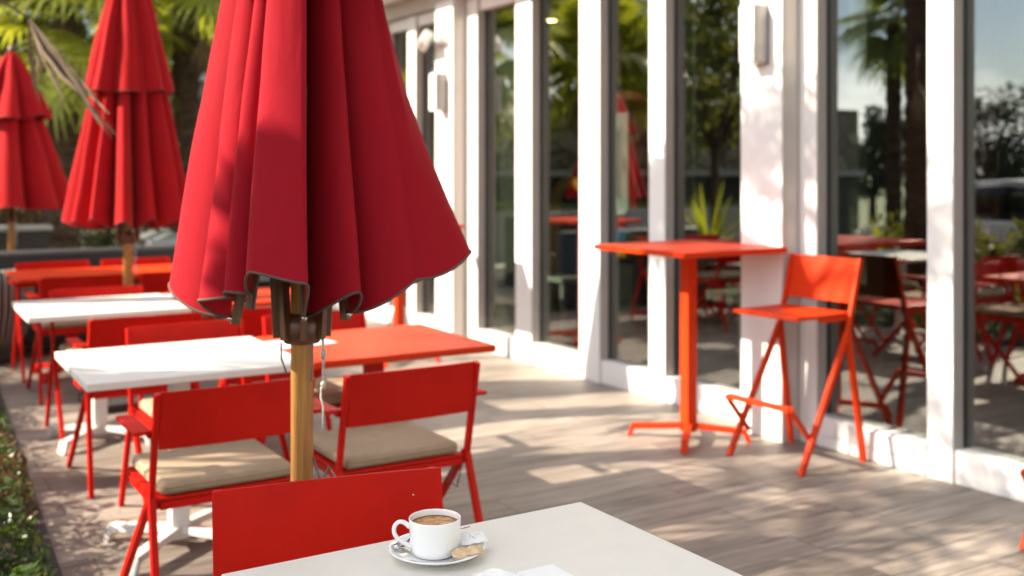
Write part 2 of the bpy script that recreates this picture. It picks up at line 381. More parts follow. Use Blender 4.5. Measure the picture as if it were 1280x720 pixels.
# ------------------------------------------------------------------ ground
def edge_x(y): return 0.63 + 0.05 * (y - 4.07)
m = MB(); m.quad((-400, -400, -0.16), (400, -400, -0.16), (400, 400, -0.16), (-400, 400, -0.16))
struct(m.build('ground', 'grass'))
m = MB(); m.prism([(edge_x(-4), -4), (4.36, -4), (4.36, 10.6), (edge_x(10.6), 10.6)], -0.14, 0.0)
struct(m.build('terrace_floor', 'terrace_planks'))
m = MB(); m.prism([(edge_x(10.6) - 6, 10.62), (16, 10.62), (16, 15.6), (edge_x(10.6) - 6, 15.6)], -0.15, -0.03)
struct(m.build('pavement', 'concrete'))
m = MB(); m.prism([(-3.22, -4), (edge_x(-4) - 0.045, -4), (edge_x(10.6) - 0.045, 10.6), (-3.22, 10.6)], -0.15, -0.035)
struct(m.build('planting_bed_soil', 'soil'))
m = MB(); m.prism([(edge_x(-4) - 0.04, -4), (edge_x(-4) - 0.003, -4), (edge_x(10.6) - 0.003, 10.6), (edge_x(10.6) - 0.04, 10.6)], -0.14, 0.012)
struct(m.build('kerb', 'charcoal'))
m = MB(); m.prism([(-12, -30), (-3.5, -30), (-3.5, 40), (-12, 40)], -0.155, -0.14)
struct(m.build('road', 'asphalt'))
m = MB(); m.prism([(-3.48, -30), (-3.24, -30), (-3.24, 10.6), (-3.48, 10.6)], -0.15, 0.0)
struct(m.build('road_kerb', 'pale_concrete'))

# ------------------------------------------------------------------ building
GX = 4.42; FX = 4.34; ZT = 2.88
bld = thing('cafe_building', 'white framed glass cafe front along the right of the terrace', 'building', (FX, 6, 0))
def bp_(mb, name, mat, parent=bld, bevel=0.0, smooth=False):
    o = mb.build(name, mat, None, smooth, bevel)
    o.parent = parent
    o.matrix_parent_inverse = Matrix.Translation(-Vector(bld.location))
    return o
def bsub(mb, name, mat, parent, bevel=0.0):
    o = mb.build(name, mat, None, False, bevel); o.parent = parent
    return o
def ybox(mb, x0, x1, y0, y1, z0, z1, bevel=0.0):
    mb.box(((x0 + x1) / 2, (y0 + y1) / 2, (z0 + z1) / 2), (x1 - x0, y1 - y0, z1 - z0), bevel); return mb
mull = [(1.40, 1.56), (3.09, 3.23), (3.91, 4.03), (5.15, 5.307), (5.84, 6.076), (6.70, 6.927), (7.52, 7.70), (8.645, 8.81), (9.24, 9.42)]
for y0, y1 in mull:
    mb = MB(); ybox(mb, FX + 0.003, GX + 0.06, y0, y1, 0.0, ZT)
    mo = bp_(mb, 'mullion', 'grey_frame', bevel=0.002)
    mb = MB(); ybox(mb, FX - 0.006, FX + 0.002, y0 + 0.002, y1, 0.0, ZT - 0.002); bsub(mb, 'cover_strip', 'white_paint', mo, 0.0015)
    mb = MB(); ybox(mb, GX - 0.012, GX + 0.012, y0 - 0.010, y0 - 0.001, 0.14, ZT - 0.005); bsub(mb, 'seal', 'seal', mo)
    mb = MB(); ybox(mb, FX + 0.015, FX + 0.05, y0 - 0.020, y0 - 0.001, 0.012, 0.085); bsub(mb, 'hinge', 'black_plastic', mo, 0.003)
pil = [(4.036, 4.35), (7.71, 8.02)]
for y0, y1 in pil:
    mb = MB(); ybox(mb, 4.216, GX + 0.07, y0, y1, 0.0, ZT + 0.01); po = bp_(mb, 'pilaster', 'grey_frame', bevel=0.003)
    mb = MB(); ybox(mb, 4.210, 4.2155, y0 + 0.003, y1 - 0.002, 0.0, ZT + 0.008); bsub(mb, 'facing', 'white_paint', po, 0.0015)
panes = [(-0.9, 1.40), (1.56, 3.09), (3.23, 3.91), (4.35, 5.15), (5.307, 5.84), (6.076, 6.70), (6.927, 7.52), (8.02, 8.645), (8.81, 9.24)]
for i, (y0, y1) in enumerate(panes):
    mb = MB()
    z0 = 0.157
    ybox(mb, FX + 0.006, GX + 0.05, y0 + 0.0015, y1 - 0.0015, 0.0, z0)
    d = bp_(mb, 'glass_door', 'white_paint', bevel=0.003)
    mb = MB(); ybox(mb, FX + 0.02, GX + 0.05, y0 + 0.0015, y1 - 0.0015, ZT - 0.10, ZT - 0.001); bsub(mb, 'top_rail', 'white_paint', d, 0.003)
    mb = MB(); ybox(mb, GX - 0.004, GX + 0.004, y0 + 0.002, y1 - 0.002, z0 + 0.001, ZT - 0.101)
    bsub(mb, 'pane', 'window_glass', d)
    mb = MB(); ybox(mb, GX - 0.010, GX + 0.010, y1 - 0.012, y1 - 0.003, z0 + 0.002, ZT - 0.103); bsub(mb, 'edge_seal', 'seal', d)
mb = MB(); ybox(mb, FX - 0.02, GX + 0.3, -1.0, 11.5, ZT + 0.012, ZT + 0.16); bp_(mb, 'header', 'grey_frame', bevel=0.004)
mb = MB(); ybox(mb, FX - 0.45, 12, -4.0, 11.8, ZT + 0.165, ZT + 0.42); bp_(mb, 'roof', 'white_paint', bevel=0.006)
mb = MB(); ybox(mb, FX - 0.01, GX + 0.2, 9.425, 11.5, 0, ZT + 0.008); bp_(mb, 'end_wall', 'white_paint')
mb = MB(); ybox(mb, FX - 0.01, GX + 0.2, -4.0, -0.905, 0, ZT + 0.008); bp_(mb, 'street_wall', 'white_paint')
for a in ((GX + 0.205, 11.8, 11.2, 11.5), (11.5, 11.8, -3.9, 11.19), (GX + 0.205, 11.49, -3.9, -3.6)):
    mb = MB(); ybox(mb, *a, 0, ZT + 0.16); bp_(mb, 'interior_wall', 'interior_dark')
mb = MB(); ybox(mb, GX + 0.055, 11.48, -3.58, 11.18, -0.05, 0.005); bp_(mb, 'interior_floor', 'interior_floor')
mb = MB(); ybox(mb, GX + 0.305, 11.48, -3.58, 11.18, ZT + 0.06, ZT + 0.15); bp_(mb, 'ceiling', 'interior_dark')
# interior posts standing just behind the glass
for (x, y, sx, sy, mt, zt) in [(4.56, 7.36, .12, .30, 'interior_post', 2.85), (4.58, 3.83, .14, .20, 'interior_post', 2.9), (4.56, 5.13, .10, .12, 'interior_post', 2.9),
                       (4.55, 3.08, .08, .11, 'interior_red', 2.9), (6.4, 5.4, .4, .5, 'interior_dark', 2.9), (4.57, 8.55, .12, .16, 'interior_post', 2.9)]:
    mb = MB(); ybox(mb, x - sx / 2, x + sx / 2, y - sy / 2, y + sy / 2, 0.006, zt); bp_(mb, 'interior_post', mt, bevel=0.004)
# white blocks with narrow gaps along the base of the right-hand door
tl = MB()
yy = 3.235
for wd in (0.15, 0.135, 0.17, 0.09, 0.125):
    ybox(tl, FX - 0.012, FX + 0.004, yy + 0.003, yy + wd - 0.003, 0.001, 0.062); ybox(tl, FX - 0.012, FX + 0.004, yy + 0.003, yy + wd - 0.003, 0.066, 0.148); yy += wd
bp_(tl, 'plinth_blocks', 'white_paint', bevel=0.002)
# downlights in the ceiling
for i, (x, y) in enumerate([(5.6, 3.6), (6.8, 3.6), (5.6, 5.0), (6.8, 5.2), (5.7, 6.8), (6.9, 7.0), (5.4, 2.3), (5.8, 8.6)]):
    mb = MB(); mb.lathe([(0.045, ZT + 0.052), (0.045, ZT + 0.058)], 20, (x, y, 0), True, True)
    dl = bp_(mb, 'downlight', 'downlight_glow')

# wall lamps and floodlight
def wall_lamp(y, zc, label):
    t = thing('wall_lamp', label, 'wall lamp', (4.21, y, zc), 0, 'box wall lamps on the pilasters')
    mb = MB(); mb.box((-0.055, 0, 0), (0.105, 0.105, 0.31), 0.006); mb.build('housing', 'lamp_metal', t)
    mb = MB(); mb.box((-0.0015, 0, 0), (0.003, 0.125, 0.335)); mb.build('back_plate', 'lamp_metal', t)
    for zz in (-0.158, 0.158):
        mb = MB(); mb.box((-0.055, 0, zz), (0.085, 0.085, 0.006)); mb.build('lens', 'porcelain', t)
    mb = MB(); mb.box((-0.110, 0, 0), (0.005, 0.106, 0.308)); mb.build('lit_front', 'white_paint', t)  # sunlit front put in as white; the grey housing colour holds the shade
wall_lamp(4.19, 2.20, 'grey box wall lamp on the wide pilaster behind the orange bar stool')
wall_lamp(7.86, 2.12, 'box wall lamp, its sunlit front painted white, on the far pilaster beneath the floodlight')
t = thing('floodlight', 'white security floodlight fixed high on the far pilaster', 'floodlight', (4.21, 7.90, 2.56))
mb = MB(); mb.box((-0.02, 0, 0), (0.038, 0.09, 0.09), 0.005); mb.build('bracket', 'lamp_metal', t)
rotm = Matrix.Rotation(R(35), 4, 'Y') @ Matrix.Rotation(R(-25), 4, 'Z')
mb = MB(); mb.box((-0.12, 0.08, 0.0), (0.08, 0.19, 0.13), 0.012, 3, rotm); mb.build('lamp_head', 'white_metal', t)
mb = MB(); mb.bar((-0.02, 0.0, 0.0), (-0.11, 0.06, 0.0), 0.02, 0.02); mb.build('arm', 'lamp_metal', t)
mb = MB(); bmesh.ops.create_uvsphere(mb.bm, u_segments=16, v_segments=10, radius=0.036, matrix=Matrix.Translation((-0.065, -0.075, 0.0))); mb.build('sensor', 'white_metal', t, True)

# ------------------------------------------------------------------ furniture
def make_table(name, label, cat, w_, d_, h, top, base, group, thick=0.028, reach=0.30, colw=0.07, arm=0.045):
    t = thing(name, label, cat, group=group)
    mb = MB(); mb.box((0, 0, h - thick / 2), (w_, d_, thick), 0.004); mb.build('table_top', top, t)
    mb = MB(); mb.box((0, 0, (h - thick) / 2 + 0.02), (colw, colw, h - thick - 0.042), 0.004); mb.build('column', base, t)
    mb = MB(); mb.box((0, 0, h - thick - 0.006), (0.34, 0.34, 0.010), 0.002); mb.build('top_plate', base, t)
    for a in (45, 135, 225, 315):
        mb = MB(); c, s_ = math.cos(R(a)), math.sin(R(a))
        mb.bar((c * 0.02, s_ * 0.02, 0.075), (c * reach, s_ * reach, 0.055), arm, 0.03, bevel=0.003)
        mb.bar((c * (reach - 0.012), s_ * (reach - 0.012), 0.062), (c * (reach + 0.012), s_ * (reach + 0.012), 0.0), arm, 0.024, bevel=0.003)
        mb.build('foot', base, t)
    return t
GT = 'square terrace tables'
white = make_table('terrace_table', 'cream square table in the foreground carrying the coffee cup', 'table', 0.787, 0.78, 0.735, 'cream_laminate', 'white_metal', GT)
white.location = (0.944, 1.48, 0)
def white_table(x, y, label, w_=0.79, d_=0.75):
    t = make_table('terrace_table', label, 'table', w_, d_, 0.735, 'white_laminate', 'white_metal', GT); t.location = (x, y, 0); t.rotation_euler = (0, 0, R(-1)); return t
white_table(1.06, 4.145, 'white square table just beyond the front umbrella pole, at the left of the orange table')
white_table(1.118, 6.02, 'white square table further back, beside the second umbrella pole')
GR = 'red terrace tables'
red = make_table('red_table', 'orange red square table right of the front umbrella pole with papers on it', 'table', 0.79, 0.72, 0.735, 'sunlit_red_paint', 'red_paint', GR)
red.location = (1.862, 4.11, 0); red.rotation_euler = (0, 0, R(-1))
dup(red, (1.915, 6.02, 0), R(-1), 'orange red table mostly hidden behind the front umbrella, joined to the far white table')
dup(red, (1.31, 8.05, 0), 0, 'orange red table in the farthest row at the left, left of the second umbrella pole')
dup(red, (2.105, 8.03, 0), 0, 'orange red table in the farthest row, right of the second umbrella pole')

def make_chair(arms=True):
    t = thing('armchair' if arms else 'side_chair', 'red metal chair', 'chair', group='red metal armchairs at the terrace tables' if arms else None)
    W = 0.235
    # back panel: gently bowed sheet
    mb = MB(); n = 10
    for zz in (0,):
        fr, bk = [], []
        for k in range(n + 1):
            x = -W + 2 * W * k / n; dy = -0.012 * (1 - (x / W) ** 2)
            for lst, off in ((fr, 0.004), (bk, -0.004)):
                lst.append((mb.bm.verts.new((x, -0.235 + dy + off, 0.605)), mb.bm.verts.new((x, -0.262 + dy + off, 0.785))))
        for k in range(n):
            mb.bm.faces.new((fr[k][0], fr[k + 1][0], fr[k + 1][1], fr[k][1])); mb.bm.faces.new((bk[k][1], bk[k + 1][1], bk[k + 1][0], bk[k][0]))
            mb.bm.faces.new((fr[k][1], fr[k + 1][1], bk[k + 1][1], bk[k][1])); mb.bm.faces.new((bk[k][0], bk[k + 1][0], fr[k + 1][0], fr[k][0]))
        for k in (0, n): mb.bm.faces.new((fr[k][0], fr[k][1], bk[k][1], bk[k][0]))
    bkp = mb.build('backrest', 'red_paint', t, bevel=0.0015)
    mb = MB()
    for x in ((-0.17, 0.17) if arms else (-0.17,)):
        bmesh.ops.create_uvsphere(mb.bm, u_segments=10, v_segments=6, radius=0.004 if arms else 0.002, matrix=Matrix.Translation((x, -0.247, 0.735)))
    mb.build('rivets', 'red_paint' if arms else 'steel', bkp, True)
    for sx in (-1, 1):
        x = sx * (W + 0.010)
        xu, yu = (x, 0.0) if arms else (sx * (W - 0.013), -0.020)
        mb = MB(); mb.bar((xu, -0.185 + yu, 0.43), (xu, -0.262 + yu, 0.782), 0.018, 0.026, up=(0, 1, 0), bevel=0.003); mb.build('upright', 'red_paint', t)
        mb = MB(); mb.bar((x, -0.18, 0.45), (x + sx * 0.012, 0.25, 0.0), 0.022, 0.026, up=(0, 1, 0), bevel=0.003); mb.build('leg', 'red_paint', t)
        mb = MB(); mb.bar((x, -0.19, 0.45), (x + sx * 0.012, -0.34, 0.0), 0.022, 0.026, up=(0, 1, 0), bevel=0.003); mb.build('leg', 'red_paint', t)
        if not arms: continue
        mb = MB(); mb.box((sx * (W + 0.045), -0.10, 0.660), (0.055, 0.26, 0.014), 0.005, 2)
        mb.box((sx * (W + 0.018), -0.20, 0.648), (0.016, 0.03, 0.02), 0.002); mb.build('armrest', 'red_paint', t)
    mb = MB(); mb.box((0, 0.02, 0.438), (2 * W - 0.004, 0.42, 0.012), 0.003); 
    for sx in (-1, 1): mb.box((sx * (W - 0.006), 0.02, 0.422), (0.018, 0.42, 0.022), 0.002)
    mb.box((0, -0.19, 0.420), (2 * W - 0.03, 0.018, 0.022), 0.002)
    mb.build('seat', 'red_paint', t)
    mb = MB(); mb.box((0, 0.02, 0.467), (0.435, 0.41, 0.045), 0.021, 4); 
    cu = mb.build('cushion', 'cushion', t, True)
    for zz in (0.4610, 0.4730):
        mb = MB(); hw, hd, rr = 0.2175, 0.205, 0.03; loop = []
        for (cx_, cy_, a0) in ((hw - rr, hd - rr, 0), (-hw + rr, hd - rr, 90), (-hw + rr, -hd + rr, 180), (hw - rr, -hd + rr, 270)):
            for q_ in range(5): loop.append((cx_ + rr * math.cos(R(a0 + q_ * 22.5)), 0.02 + cy_ + rr * math.sin(R(a0 + q_ * 22.5)), zz))
        mb.tube(loop + [loop[0]], 0.0032, 6, False); mb.build('piping', 'cushion', cu, True)
    mb = MB(); mb.tube([(0.19, -0.18, 0.447), (0.235, -0.17, 0.40), (0.20, -0.20, 0.335), (0.16, -0.21, 0.36), (0.2, -0.19, 0.42)], 0.003, 6); mb.build('tie', 'binding', cu, True)
    return t
chair = make_chair()
CG = 'red metal armchairs at the terrace tables'
def put(x0, yback, face, label, rz=0.0, first=[True]):
    """x0: left end of the back as seen; the back stands at yback; face +1 looks along +Y."""
    cx = x0 + 0.25
    yb = yback + face * 0.25
    rot = rz + (0 if face > 0 else math.pi)
    if first[0]:
        chair.location = (cx, yb, 0); chair.rotation_euler = (0, 0, rot); chair['label'] = label; first[0] = False; return chair
    return dup(chair, (cx, yb, 0), rot, label, CG)
near = make_chair(False); near.location = (0.826, 1.892, 0); near.rotation_euler = (0, 0, math.pi + R(-10.5)); near.scale = (1.06, 1, 1); near['label'] = 'red chair nearest the camera, its plain back standing right behind the coffee cup'
put(0.765, 3.275, 1, 'red chair with beige cushion left of the front umbrella pole, cut by the pole')
put(1.362, 3.235, 1, 'red chair with beige cushion and whole back in view right of the front pole')
put(0.985, 4.70, -1, 'red chair on the far side of the white table behind the front umbrella pole')
put(1.60, 4.74, -1, 'red chair on the far side of the orange table, behind the umbrella hub')
put(0.895, 5.06, 1, 'red chair tucked under the near side of the far white table')
put(1.53, 5.06, 1, 'red chair tucked under the hidden orange table, seen left of the front pole')
put(0.93, 6.42, -1, 'red chair on the far side of the far white table, left of the second pole')
put(1.60, 6.46, -1, 'red chair on the far side of the hidden orange table, by the second umbrella pole')
put(0.985, 7.22, 1, 'red chair on the near side of the farthest table row, at its left end')
put(1.60, 7.22, 1, 'red chair on the near side of the farthest row, right of the second pole')
put(0.99, 8.44, -1, 'red chair behind the farthest table row, at its left end')
put(1.585, 8.44, -1, 'red chair behind the farthest table row, right of the second umbrella pole')

# bar tables
bt = make_table('bar_table', 'tall orange bar table standing beside the orange bar stool', 'bar table', 0.72, 0.76, 1.05, 'sunlit_red_paint', 'sunlit_red_paint', 'tall orange bar tables', thick=0.03, reach=0.31, colw=0.066, arm=0.04)
bt.location = (3.845, 4.37, 0)
dup(bt, (3.55, 7.36, 0), 0, 'tall orange bar table largely hidden behind the front umbrella, near the far pilaster')

def make_stool():
    # faces -X; sides at y = +-0.2
    t = thing('bar_stool', 'orange metal bar stool with low back beside the tall bar table', 'bar stool', group='orange bar stools')
    Wd = 0.205
    mb = MB(); mb.box((-0.02, 0, 0.742), (0.40, 0.42, 0.02), 0.005); mb.build('seat', 'sunlit_red_paint', t)
    mb = MB(); n = 10; fr, bk = [], []
    for k in range(n + 1):
        y = -Wd + 2 * Wd * k / n; dx = 0.012 * (1 - (y / Wd) ** 2)
        for lst, off in ((fr, -0.004), (bk, 0.004)):
            lst.append((mb.bm.verts.new((0.198 + dx + off, y, 0.790)), mb.bm.verts.new((0.245 + dx + off, y, 1.012))))
    for k in range(n):
        mb.bm.faces.new((fr[k][0], fr[k + 1][0], fr[k + 1][1], fr[k][1])); mb.bm.faces.new((bk[k][1], bk[k + 1][1], bk[k + 1][0], bk[k][0]))
        mb.bm.faces.new((fr[k][1], fr[k + 1][1], bk[k + 1][1], bk[k][1])); mb.bm.faces.new((bk[k][0], bk[k + 1][0], fr[k + 1][0], fr[k][0]))
    for k in (0, n): mb.bm.faces.new((fr[k][0], fr[k][1], bk[k][1], bk[k][0]))
    mb.build('backrest', 'sunlit_red_paint', t, bevel=0.0015)
    ap = (0.145, 0.655)
    for sy in (-1, 1):
        y = sy * (Wd + 0.01)
        mb = MB(); mb.bar((ap[0] - 0.005, y, ap[1] - 0.02), (0.248, y, 1.014), 0.018, 0.028, up=(1, 0, 0), bevel=0.003); mb.build('upright', 'sunlit_red_paint', t)
        mb = MB(); mb.bar((ap[0], y, ap[1]), (-0.225, y + sy * 0.015, 0.0), 0.026, 0.028, up=(1, 0, 0), bevel=0.003); mb.build('leg', 'sunlit_red_paint', t)
        mb = MB(); mb.bar((ap[0], y, ap[1]), (0.25, y + sy * 0.015, 0.0), 0.026, 0.028, up=(1, 0, 0), bevel=0.003); mb.build('leg', 'sunlit_red_paint', t)
    for sy in (-1, 1):
        y = sy * (Wd - 0.012)
    mb = MB()
    mb.bar((-0.262, -Wd, 0.315), (-0.262, Wd, 0.315), 0.045, 0.022, bevel=0.003)
    for sy in (-1, 1): mb.bar((-0.268, sy * Wd, 0.315), (-0.10, sy * (Wd + 0.004), 0.12), 0.022, 0.022, bevel=0.003)
    mb.build('footrest', 'sunlit_red_paint', t)
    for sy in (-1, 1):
        mb = MB(); mb.box((0.06, sy * (Wd - 0.01), 0.722), (0.2, 0.02, 0.022), 0.002); mb.build('seat_rail', 'sunlit_red_paint', t)
    return t
st = make_stool(); st.location = (4.03, 3.785, 0); st.rotation_euler = (0, 0, R(3))
dup(st, (4.030, 2.178, 0), R(1), 'orange bar stool cut off at the right edge, only one leg in view')

# ------------------------------------------------------------------ umbrellas
def wave(i, x):
    return math.sin(x * 3.1 + i) * 0.5 + math.sin(x * 7.3 + 2.1 * i) * 0.3 + math.sin(x * 13.7 + 1.3 * i) * 0.2
def interp(knots, ph):
    """periodic interpolation of (phi_deg, r, z) extremes; sharp valleys, round peaks."""
    n = len(knots)
    for i in range(n):
        a = knots[i]; b = knots[(i + 1) % n]
        a0 = a[0]; b0 = b[0] + (360 if i == n - 1 else 0)
        p = ph if ph >= knots[0][0] else ph + 360
        if a0 <= p <= b0:
            t = (p - a0) / (b0 - a0)
            if b[1] > a[1]: f = math.sin(t * math.pi / 2) ** 0.85
            else: f = 1 - math.sin((1 - t) * math.pi / 2) ** 0.85
            g = t * t * (3 - 2 * t)
            sa = a[3] if len(a) > 3 else 0.0; sb_ = b[3] if len(b) > 3 else 0.0
            return a[1] + (b[1] - a[1]) * f, a[2] + (b[2] - a[2]) * g, sa + (sb_ - sa) * g
    return knots[0][1], knots[0][2], 0.0
def canopy_mesh(knots, ztop, rtop, rscale, view_ang, seed, nphi=260, nz=34, power=1.0, wob=1.0, flare=0.0):
    rnd = random.Random(seed); p1, p2, p3 = rnd.random() * 6, rnd.random() * 6, rnd.random() * 6
    mb = MB(); rings = []
    for j in range(nz + 1):
        t = j / nz; ring = []
        for i in range(nphi):
            ph = -180 + 360 * i / nphi
            tw = wob * (5.0 * t * math.sin(2.3 * t + p1 + math.radians(ph) * 2) + 2.0 * math.sin(5 * t + p2 + math.radians(ph) * 3) * t)
            r, zb, sh = interp(knots, (ph + tw + 180) % 360 - 180)
            pw = power + max(0.0, min(1.0, (r - 0.345) / 0.08)) * flare
            sc = (1 - t) ** pw * (1 - rtop / 0.36) + rtop / 0.36
            rmean = 0.27
            # folds stay deep higher up
            dep = 1.12 - 0.05 * t
            rr = (rmean + (r - rmean) * dep) * sc * rscale
            rr += 0.0035 * wob * math.sin(9 * t + math.radians(ph) * 7 + p3) * (1 - t) * t * 4
            rr = max(rr, rtop * 0.45)
            z = zb + (ztop - zb) * t
            a = view_ang + math.radians(ph + sh * (1 - 0.35 * t))
            rr *= 1 + 0.012 * wob * wave(seed, 4 * t + math.radians(ph) * 2.2) * min(1, 4 * t)
            ring.append(mb.bm.verts.new((rr * math.cos(a), rr * math.sin(a), z)))
        rings.append(ring)
    for a, b in zip(rings, rings[1:]):
        for k in range(nphi): mb.bm.faces.new((a[k], a[(k + 1) % nphi], b[(k + 1) % nphi], b[k]))
    hem = [Vector(v.co) for v in rings[0]]
    return mb, hem
def make_umbrella(label, loc, knots, knots2, seed, fab, cords=True, hubz=1.04, twist=0.0, flare=0.0, bind='binding_red', ztop=2.88):
    t = thing('parasol', label, 'parasol', loc, 0, 'closed red parasols between the tables')
    # phi = 0 looks to the terrace's camera side, +90 to the right seen from there
    va = math.atan2(-0.8494, -0.5277) + twist
    mb, hem = canopy_mesh(knots, ztop - 0.08, 0.06, 1.0, va, seed, power=1.02, flare=flare)
    can = mb.build('canopy', fab, t, True)
    mb = MB(); mb.tube(hem + [hem[0]], 0.0034, 6, False); mb.build('hem_binding', bind, can, True)
    mb, hem2 = canopy_mesh(knots2, ztop, 0.035, 0.74, va, seed + 3, nphi=200, nz=24, power=0.8)
    c2 = mb.build('canopy_vent', fab, t, True)
    mb = MB(); mb.tube(hem2 + [hem2[0]], 0.004, 6, False); mb.build('hem_binding', bind, c2, True)
    mb = MB(); mb.lathe([(0.0285, 0.05), (0.0285, ztop - 0.04), (0.02, ztop - 0.02)], 24, cap0=True, cap1=True); mb.build('pole', 'pole_wood', t, True)
    mb = MB(); mb.lathe([(0.004, ztop - 0.035), (0.03, ztop - 0.02), (0.032, ztop + 0.02), (0.018, ztop + 0.055), (0.004, ztop + 0.07)], 20, cap0=True, cap1=True); mb.build('finial', 'hub_wood', t, True)
    mb = MB(); mb.lathe([(0.03, hubz - 0.028), (0.044, hubz - 0.026), (0.056, hubz - 0.008), (0.058, hubz + 0.026), (0.048, hubz + 0.045), (0.03, hubz + 0.05)], 24, cap0=True, cap1=True); mb.build('hub', 'hub_wood', t, True)
    mb = MB(); mb.box((0, 0, 0.025), (0.5, 0.5, 0.05), 0.006); mb.lathe([(0.04, 0.05), (0.036, 0.30)], 20, cap1=True); mb.build('base', 'charcoal', t)
    valleys = []
    n = len(knots)
    for i, k in enumerate(knots):
        if k[1] < knots[i - 1][1] and k[1] <= knots[(i + 1) % n][1]: valleys.append(k)
    for (ph, r, z) in [k[:3] for k in valleys if k[2] < 1.13]:
        a = va + math.radians(ph); c, s_ = math.cos(a), math.sin(a)
        rt = r - 0.016
        mb = MB(); mb.bar((rt * c, rt * s_, z - 0.02), (0.042 * c, 0.042 * s_, z + 0.62), 0.014, 0.024, up=(c, s_, 0), bevel=0.002)
        rb = mb.build('rib', 'rib_wood', t)
        mb = MB(); bmesh.ops.create_uvsphere(mb.bm, u_segments=10, v_segments=8, radius=0.0075, matrix=Matrix.Translation(((rt + 0.012) * c, (rt + 0.012) * s_, z - 0.004))); mb.build('tip', 'steel', rb, True)
    for k in range(8):
        a = va + math.radians(45 * k + 3); c, s_ = math.cos(a), math.sin(a)
        mb = MB(); mb.bar((0.060 * c, 0.060 * s_, hubz - 0.012), (0.092 * c, 0.092 * s_, hubz + 0.62), 0.016, 0.026, up=(c, s_, 0), bevel=0.002)
        mb.box((0.063 * c, 0.063 * s_, hubz + 0.005), (0.012, 0.012, 0.012), 0.002); mb.build('strut', 'rib_wood', t)
    if cords:
        rx, ry = 0.8494, -0.5277; fx, fy = -0.5277, -0.8494
        def P(a, b, z): return (rx * a + fx * b, ry * a + fy * b, z)
        mb = MB(); mb.tube([P(0.058, 0.03, 1.03), P(0.062, 0.035, 0.99), P(0.060, 0.035, 0.93), P(0.063, 0.035, 0.90)], 0.0035, 6); 
        for q in (0.995, 0.985, 0.915): bmesh.ops.create_uvsphere(mb.bm, u_segments=8, v_segments=6, radius=0.008, matrix=Matrix.Translation(P(0.061, 0.035, q)))
        mb.build('cord', 'cord_grey', t, True); mb = MB(); mb.tube([P(0.063, 0.035, 0.91), P(0.056, 0.035, 0.905), P(0.055, 0.035, 0.88), P(0.061, 0.035, 0.86), P(0.061, 0.035, 0.80)], 0.003, 6); mb.build('cord', 'cord_grey', t, True)
        mb = MB(); mb.tube([P(-0.045, 0.04, 1.02), P(-0.043, 0.045, 0.98), P(-0.030, 0.042, 0.94)], 0.0025, 6); mb.build('cord', 'cord_mat', t, True); mb = MB(); mb.tube([P(0.035, 0.04, 1.02), P(0.033, 0.035, 0.97), P(0.028, 0.03, 0.92)], 0.0025, 6)
        mb.build('cord', 'cord_mat', t, True); mb = MB(); mb.tube([P(0.028, 0.0, 0.72), P(0.05, 0.01, 0.66), P(0.085, 0.01, 0.625), P(0.095, 0.01, 0.66), P(0.07, 0.01, 0.70), P(0.045, 0.01, 0.64), P(0.055, 0.01, 0.60), P(0.085, 0.01, 0.60)], 0.0035, 6); mb.build('cord', 'cord_mat', t, True)
    return t
# (angle, radius, height of hem, lean of the fold in degrees)
K1 = [(-180, .22, 1.12), (-150, .33, 1.20), (-125, .18, 1.11), (-98, .335, 1.165, -6), (-76, .185, 1.090), (-60, .265, 1.14, -8), (-49, .215, 1.15), (-36, .27, 1.17, -4), (-29, .235, 1.165),
      (-20, .325, 1.225, 0), (-9, .335, 1.20, 10), (3, .11, 1.095), (22, .265, 1.165, 7), (40, .18, 1.105), (62, .315, 1.185), (84, .415, 1.245), (124, .17, 1.11), (152, .33, 1.2)]
def regular(seed, nl, rv, rp, zv, zp, jit=0.5):
    rnd = random.Random(seed); out = []
    for k in range(nl):
        a = -180 + 360 * k / nl
        out.append((a + rnd.uniform(-jit, jit) * 90 / nl * (0 if k == 0 else 1), rv * rnd.uniform(0.9, 1.08), zv + rnd.uniform(-.012, .012)))
        out.append((a + 180 / nl + rnd.uniform(-jit, jit) * 90 / nl, rp * rnd.uniform(0.93, 1.06), zp + rnd.uniform(-.02, .02)))
    return out
UK = lambda sd: regular(sd, 8, .245, .36, 1.93, 1.955)
make_umbrella('closed crimson parasol nearest the camera, its wooden pole in front of the white table', (0.97, 2.58, 0), K1, UK(3), 11, 'fabric', flare=1.05, twist=R(11.3), bind='binding')
make_umbrella('closed red two tiered parasol in the middle distance, left of the front one', (1.45, 6.90, 0), regular(5, 12, .19, .365, 1.105, 1.165, 0.3), UK(6), 21, 'fabric_far', hubz=1.03)
make_umbrella('closed red parasol farthest away, cut by the left edge of the photo', (1.16, 10.2, 0), regular(8, 8, .30, .50, 1.12, 1.15), [(a, r * 1.3, z - 0.02) for a, r, z in UK(9)], 31, 'fabric_far', hubz=1.04, ztop=2.5)

